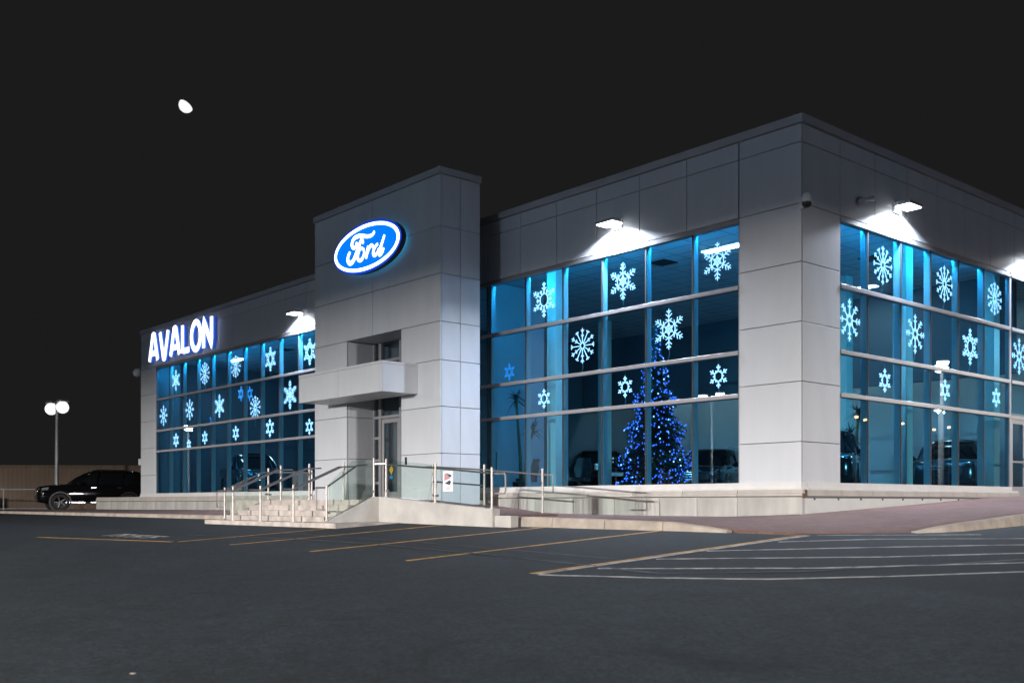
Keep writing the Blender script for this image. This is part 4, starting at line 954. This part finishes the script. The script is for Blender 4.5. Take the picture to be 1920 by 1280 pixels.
    MB().loft([[(2.385,-0.50,0.60+stance),(2.385,0.50,0.60+stance),(2.36,0.56,0.74+stance),(2.34,0.50,0.88+stance),(2.34,-0.50,0.88+stance),(2.36,-0.56,0.74+stance)],[(2.445,-0.48,0.61+stance),(2.445,0.48,0.61+stance),(2.44,0.54,0.74+stance),(2.42,0.48,0.87+stance),(2.42,-0.48,0.87+stance),(2.44,-0.54,0.74+stance)]]).build('grille', 'black', t)
    for z in (0.62,0.70,0.785,0.86): MB().tube([(2.44,-0.50+0.02,z+stance),(2.46,-0.3,z+stance),(2.465,0,z+stance),(2.46,0.3,z+stance),(2.44,0.50-0.02,z+stance)],0.014,6).build('grille_bar', 'chrome', t, True)
    MB().box(2.30,2.41,-0.55,0.55,0.40+stance,0.52+stance).build('lower_intake', 'black', t)
    MB().box(-2.43,-2.39,-0.26,0.26,0.70+stance,0.83+stance).build('licence_plate', 'white_plastic', t)
    return t
def face(frm, to): return math.atan2(to[1]-frm[1], to[0]-frm[0])
make_suv('dark sport utility vehicle facing the camera inside the glass right of the fir tree', (-11.0,11.0,FZ), face((-11.0,11.0),(12.6,-19.2))+R(-14), 'paint_dark')
make_suv('dark pickup truck behind the fir tree deep in the showroom', (-18.3,12.6,FZ), R(150), 'paint_black', 1.08, 0.12, True)
make_suv('dark vehicle with chrome trim inside the left wing windows', (-32.2,3.4,FZ), face((-32.2,3.4),(12.6,-19.2))+R(12), 'paint_grey', 1.10, 0.14, True)
make_suv('dark car just inside the first side window by the corner column', (-3.0,5.6,FZ), R(-62), 'paint_dark')
make_suv('dark car at the far end of the side windows', (-2.6,12.2,FZ), R(-70), 'paint_grey')
sv = make_suv('large black sport utility vehicle parked outside at the left end of the building', (-46.6,0.9,-0.44), math.atan2(-0.98,-0.20), 'paint_black', 1.22, 0.06)

# ------------------------------------------------------------------ far left: siding wall, rail, cabinet
FA, FB = Vector((-68.0,-6.0)), Vector((-50.5,17.0))
fl = thing('siding_wall', 'tan ribbed metal siding wall beyond the parked vehicle at far left', 'wall')
d = (FB-FA); Lw = d.length; d.normalize(); nn = Vector((d.y, -d.x)); s = MB(); k = int(Lw/0.15); prof = []
for i in range(k+1):
    u = Lw*i/k; off = 0.035 if i % 2 else 0.0
    p = FA + d*u + nn*off; prof.append(p)
for z in (-0.95, 2.45): s.v += [(p.x,p.y,z) for p in prof]
s.f = [(i, i+1, k+1+i+1, k+1+i) for i in range(k)]
s.build('siding_sheet', 'tan', fl)
s = MB(); s.tube([(FA.x,FA.y,2.5),(FB.x,FB.y,2.5)],0.09,6); s.build('top_cap', 'tan', fl)
gr = thing('guard_rail', 'thin steel pipe rail in front of the tan wall at far left', 'rail')
g0, g1 = Vector((-61.5,-8.5,0)), Vector((-50.5,0.6,0))
MB().tube([(g0.x,g0.y,0.80),(g1.x,g1.y,0.80)],0.03,6).build('rail', 'galv', gr); MB().tube([(g0.x,g0.y,-0.35),(g1.x,g1.y,-0.35)],0.025,6).build('rail', 'galv', gr)
for u in (0.02,0.36,0.72,0.98):
    p = g0.lerp(g1,u); MB().tube([(p.x,p.y,-0.55),(p.x,p.y,0.86)],0.035,6).build('post', 'galv', gr)
cb = thing('utility_cabinet', 'small pale utility cabinet on a post at the far left edge', 'cabinet', (-57.2,-5.2,-0.55))
MB().tube([(0,0,0),(0,0,0.75)],0.06,8).build('post', 'galv', cb); MB().box(-0.35,0.35,-0.35,0.35,0.7,1.42).build('box', 'galv', cb); MB().box(-0.38,0.38,-0.38,0.38,1.421,1.5).build('lid', 'white_plastic', cb)

# ------------------------------------------------------------------ car park lamp posts
def lamp_post(x, y, H, rz, power, label, globe=0.30, aim=0.0, col=LOT_COL, globes=False, fill=0):
    t = thing('lamp_post', label, 'lamp post', (x, y, gz(x, y)), rz, 'double headed car park lamp posts'); z = H - gz(x, y)
    MB().lathe([(0.0,0.0),(0.34,0.0),(0.30,0.55),(0.0,0.55)], (0,0,0), 'Z', 16).build('concrete_base', 'concrete', t)
    MB().tube([(0,0,0.5),(0,0,z*0.5),(0,0,z+0.1)],[0.12,0.10,0.075],12).build('pole', 'galv', t, True)
    for sg in (-1,1):
        MB().tube([(0,0,z),(sg*0.35,0,z+0.08),(sg*0.62,0,z+0.1)],0.04,8).build('arm', 'galv', t, True)
        h = MB().loft([[(sg*0.45,-0.22,z+0.16),(sg*0.45,0.22,z+0.16),(sg*0.45,0.25,z+0.06),(sg*0.45,-0.25,z+0.06)],[(sg*0.8,-0.30,z+0.24),(sg*0.8,0.30,z+0.24),(sg*0.8,0.33,z+0.06),(sg*0.8,-0.33,z+0.06)],[(sg*1.15,-0.22,z+0.16),(sg*1.15,0.22,z+0.16),(sg*1.15,0.25,z+0.06),(sg*1.15,-0.25,z+0.06)]]).build('lamp_head', 'galv', t)
        if globes:
            MB().lathe([(globe*math.sin(math.pi*i/12), -globe*math.cos(math.pi*i/12)) for i in range(13)], (sg*0.8,0,z-globe*0.75), 'Z', 20).build('lens', 'globe', h, True)
        prof = [(globe*math.cos(a), -globe*0.9*math.sin(a)) for a in [math.pi/2*i/6 for i in range(7)]]
        if not globes: MB().lathe(prof + [(0.0,-globe*0.9)], (sg*0.8,0,z+0.058), 'Z', 18).build('lens', 'lotlens', h, True)
        if power:
            L = bpy.data.lights.new('lot_lamp_light', 'AREA'); L.shape = 'DISK'; L.size = 0.5; L.energy = power; L.color = col
            lo = bpy.data.objects.new('lot_lamp_light', L); C.objects.link(lo); lo.parent = t; lo.location = (sg*0.8,0,z-0.25); lo.rotation_euler = (aim,0,0)
    if fill:  # added cool point light, lifts the dark upper walls
        L = bpy.data.lights.new('added_wall_fill', 'POINT'); L.shadow_soft_size = 0.4; L.energy = fill; L.color = (0.62, 0.74, 1.0)
        lo = bpy.data.objects.new('added_wall_fill', L); C.objects.link(lo); lo.parent = t; lo.location = (0,0,z-0.6)
    return t
lamp_post(-52.45, 0.75, 6.0, R(6), 500, 'double headed lamp post with glowing lamps at the far left of the photo', 0.36, globes=True)
lamp_post(-3.0, -55.0, 6.9, R(0), LOT_POWER, 'car park lamp post standing out of view far before the entrance', fill=6500)
lamp_post(60.0, -11.0, 6.9, R(90), LOT_POWER*1.0, 'car park lamp post standing out of view to the right of the corner', fill=7500)
lamp_post(-29.3, -34.3, 7.0, R(10), 4000, 'car park lamp post mirrored in the front window beside the corner column')
lamp_post(-78.7, -20.4, 7.0, R(30), 4000, 'car park lamp post mirrored in the left wing windows')
lamp_post(24.0, 54.5, 7.0, R(70), 4000, 'car park lamp post mirrored in the middle of the side windows')
lamp_post(12.4, 31.4, 7.0, R(60), 2500, 'nearer car park lamp post mirrored high in the side windows')

# orange street lamps beyond the road, only seen mirrored in the side windows
for nth, (x, y) in zip(('first','second','third','fourth','fifth'), [(39.2,68.7),(40.3,72.2),(40.3,79.4),(42.3,90.0),(39.7,88.1)]):
    t_ = thing('street_lamp', nth + ' orange street lamp from the left mirrored as a dot in the side windows', 'street lamp', (x, y, gz(x, y)), face((x, y), (0, 8)), 'orange street lamps across the road'); z = 8.0 - gz(x, y)
    MB().tube([(0,0,0),(0,0,z*0.9),(0.4,0,z),(1.4,0,z+0.1)],[0.11,0.08,0.06,0.05],8).build('pole', 'galv', t_, True)
    h_ = MB().box(1.2,1.9,-0.16,0.16,z+0.04,z+0.18).build('lamp_head', 'galv', t_); MB().box(1.4,1.75,-0.15,0.15,z-0.14,z+0.035).build('lens', 'sodium', h_)

# ------------------------------------------------------------------ moon, litter
D = 1500.0; c = Vector((12.618,-19.196,0)) + MOON_DIR*D; rm_ = D*13.3/1925.2
s = MB(); s.lathe([(rm_*math.sin(math.pi*i/16), -rm_*math.cos(math.pi*i/16)) for i in range(17)], (0,0,0), 'Z', 28)
s.v = [(x, y, z*(0.45 if z > 0 else 1.0)) for x, y, z in s.v]
mo = s.build('moon', 'moon', None, True); mo.location = c
axis = (Vector((0.6554,0.7553,0))*0.62 + Vector((0,0,1))*0.78).normalized()
mo.rotation_euler = axis.to_track_quat('Z', 'Y').to_euler()
tag(mo, 'bright white gibbous moon in the black sky at upper left', 'moon')
tag(MB().box(-0.018,0.018,-0.015,0.015,0.0,0.004).build('paper_scrap', 'kerb'), 'tiny white paper scrap on the asphalt at lower left', 'litter')
o = bpy.data.objects['paper_scrap']; o.location = (4.95,-16.3,gz(4.95,-16.3)+0.004); o.rotation_euler = (0,0,0.6)
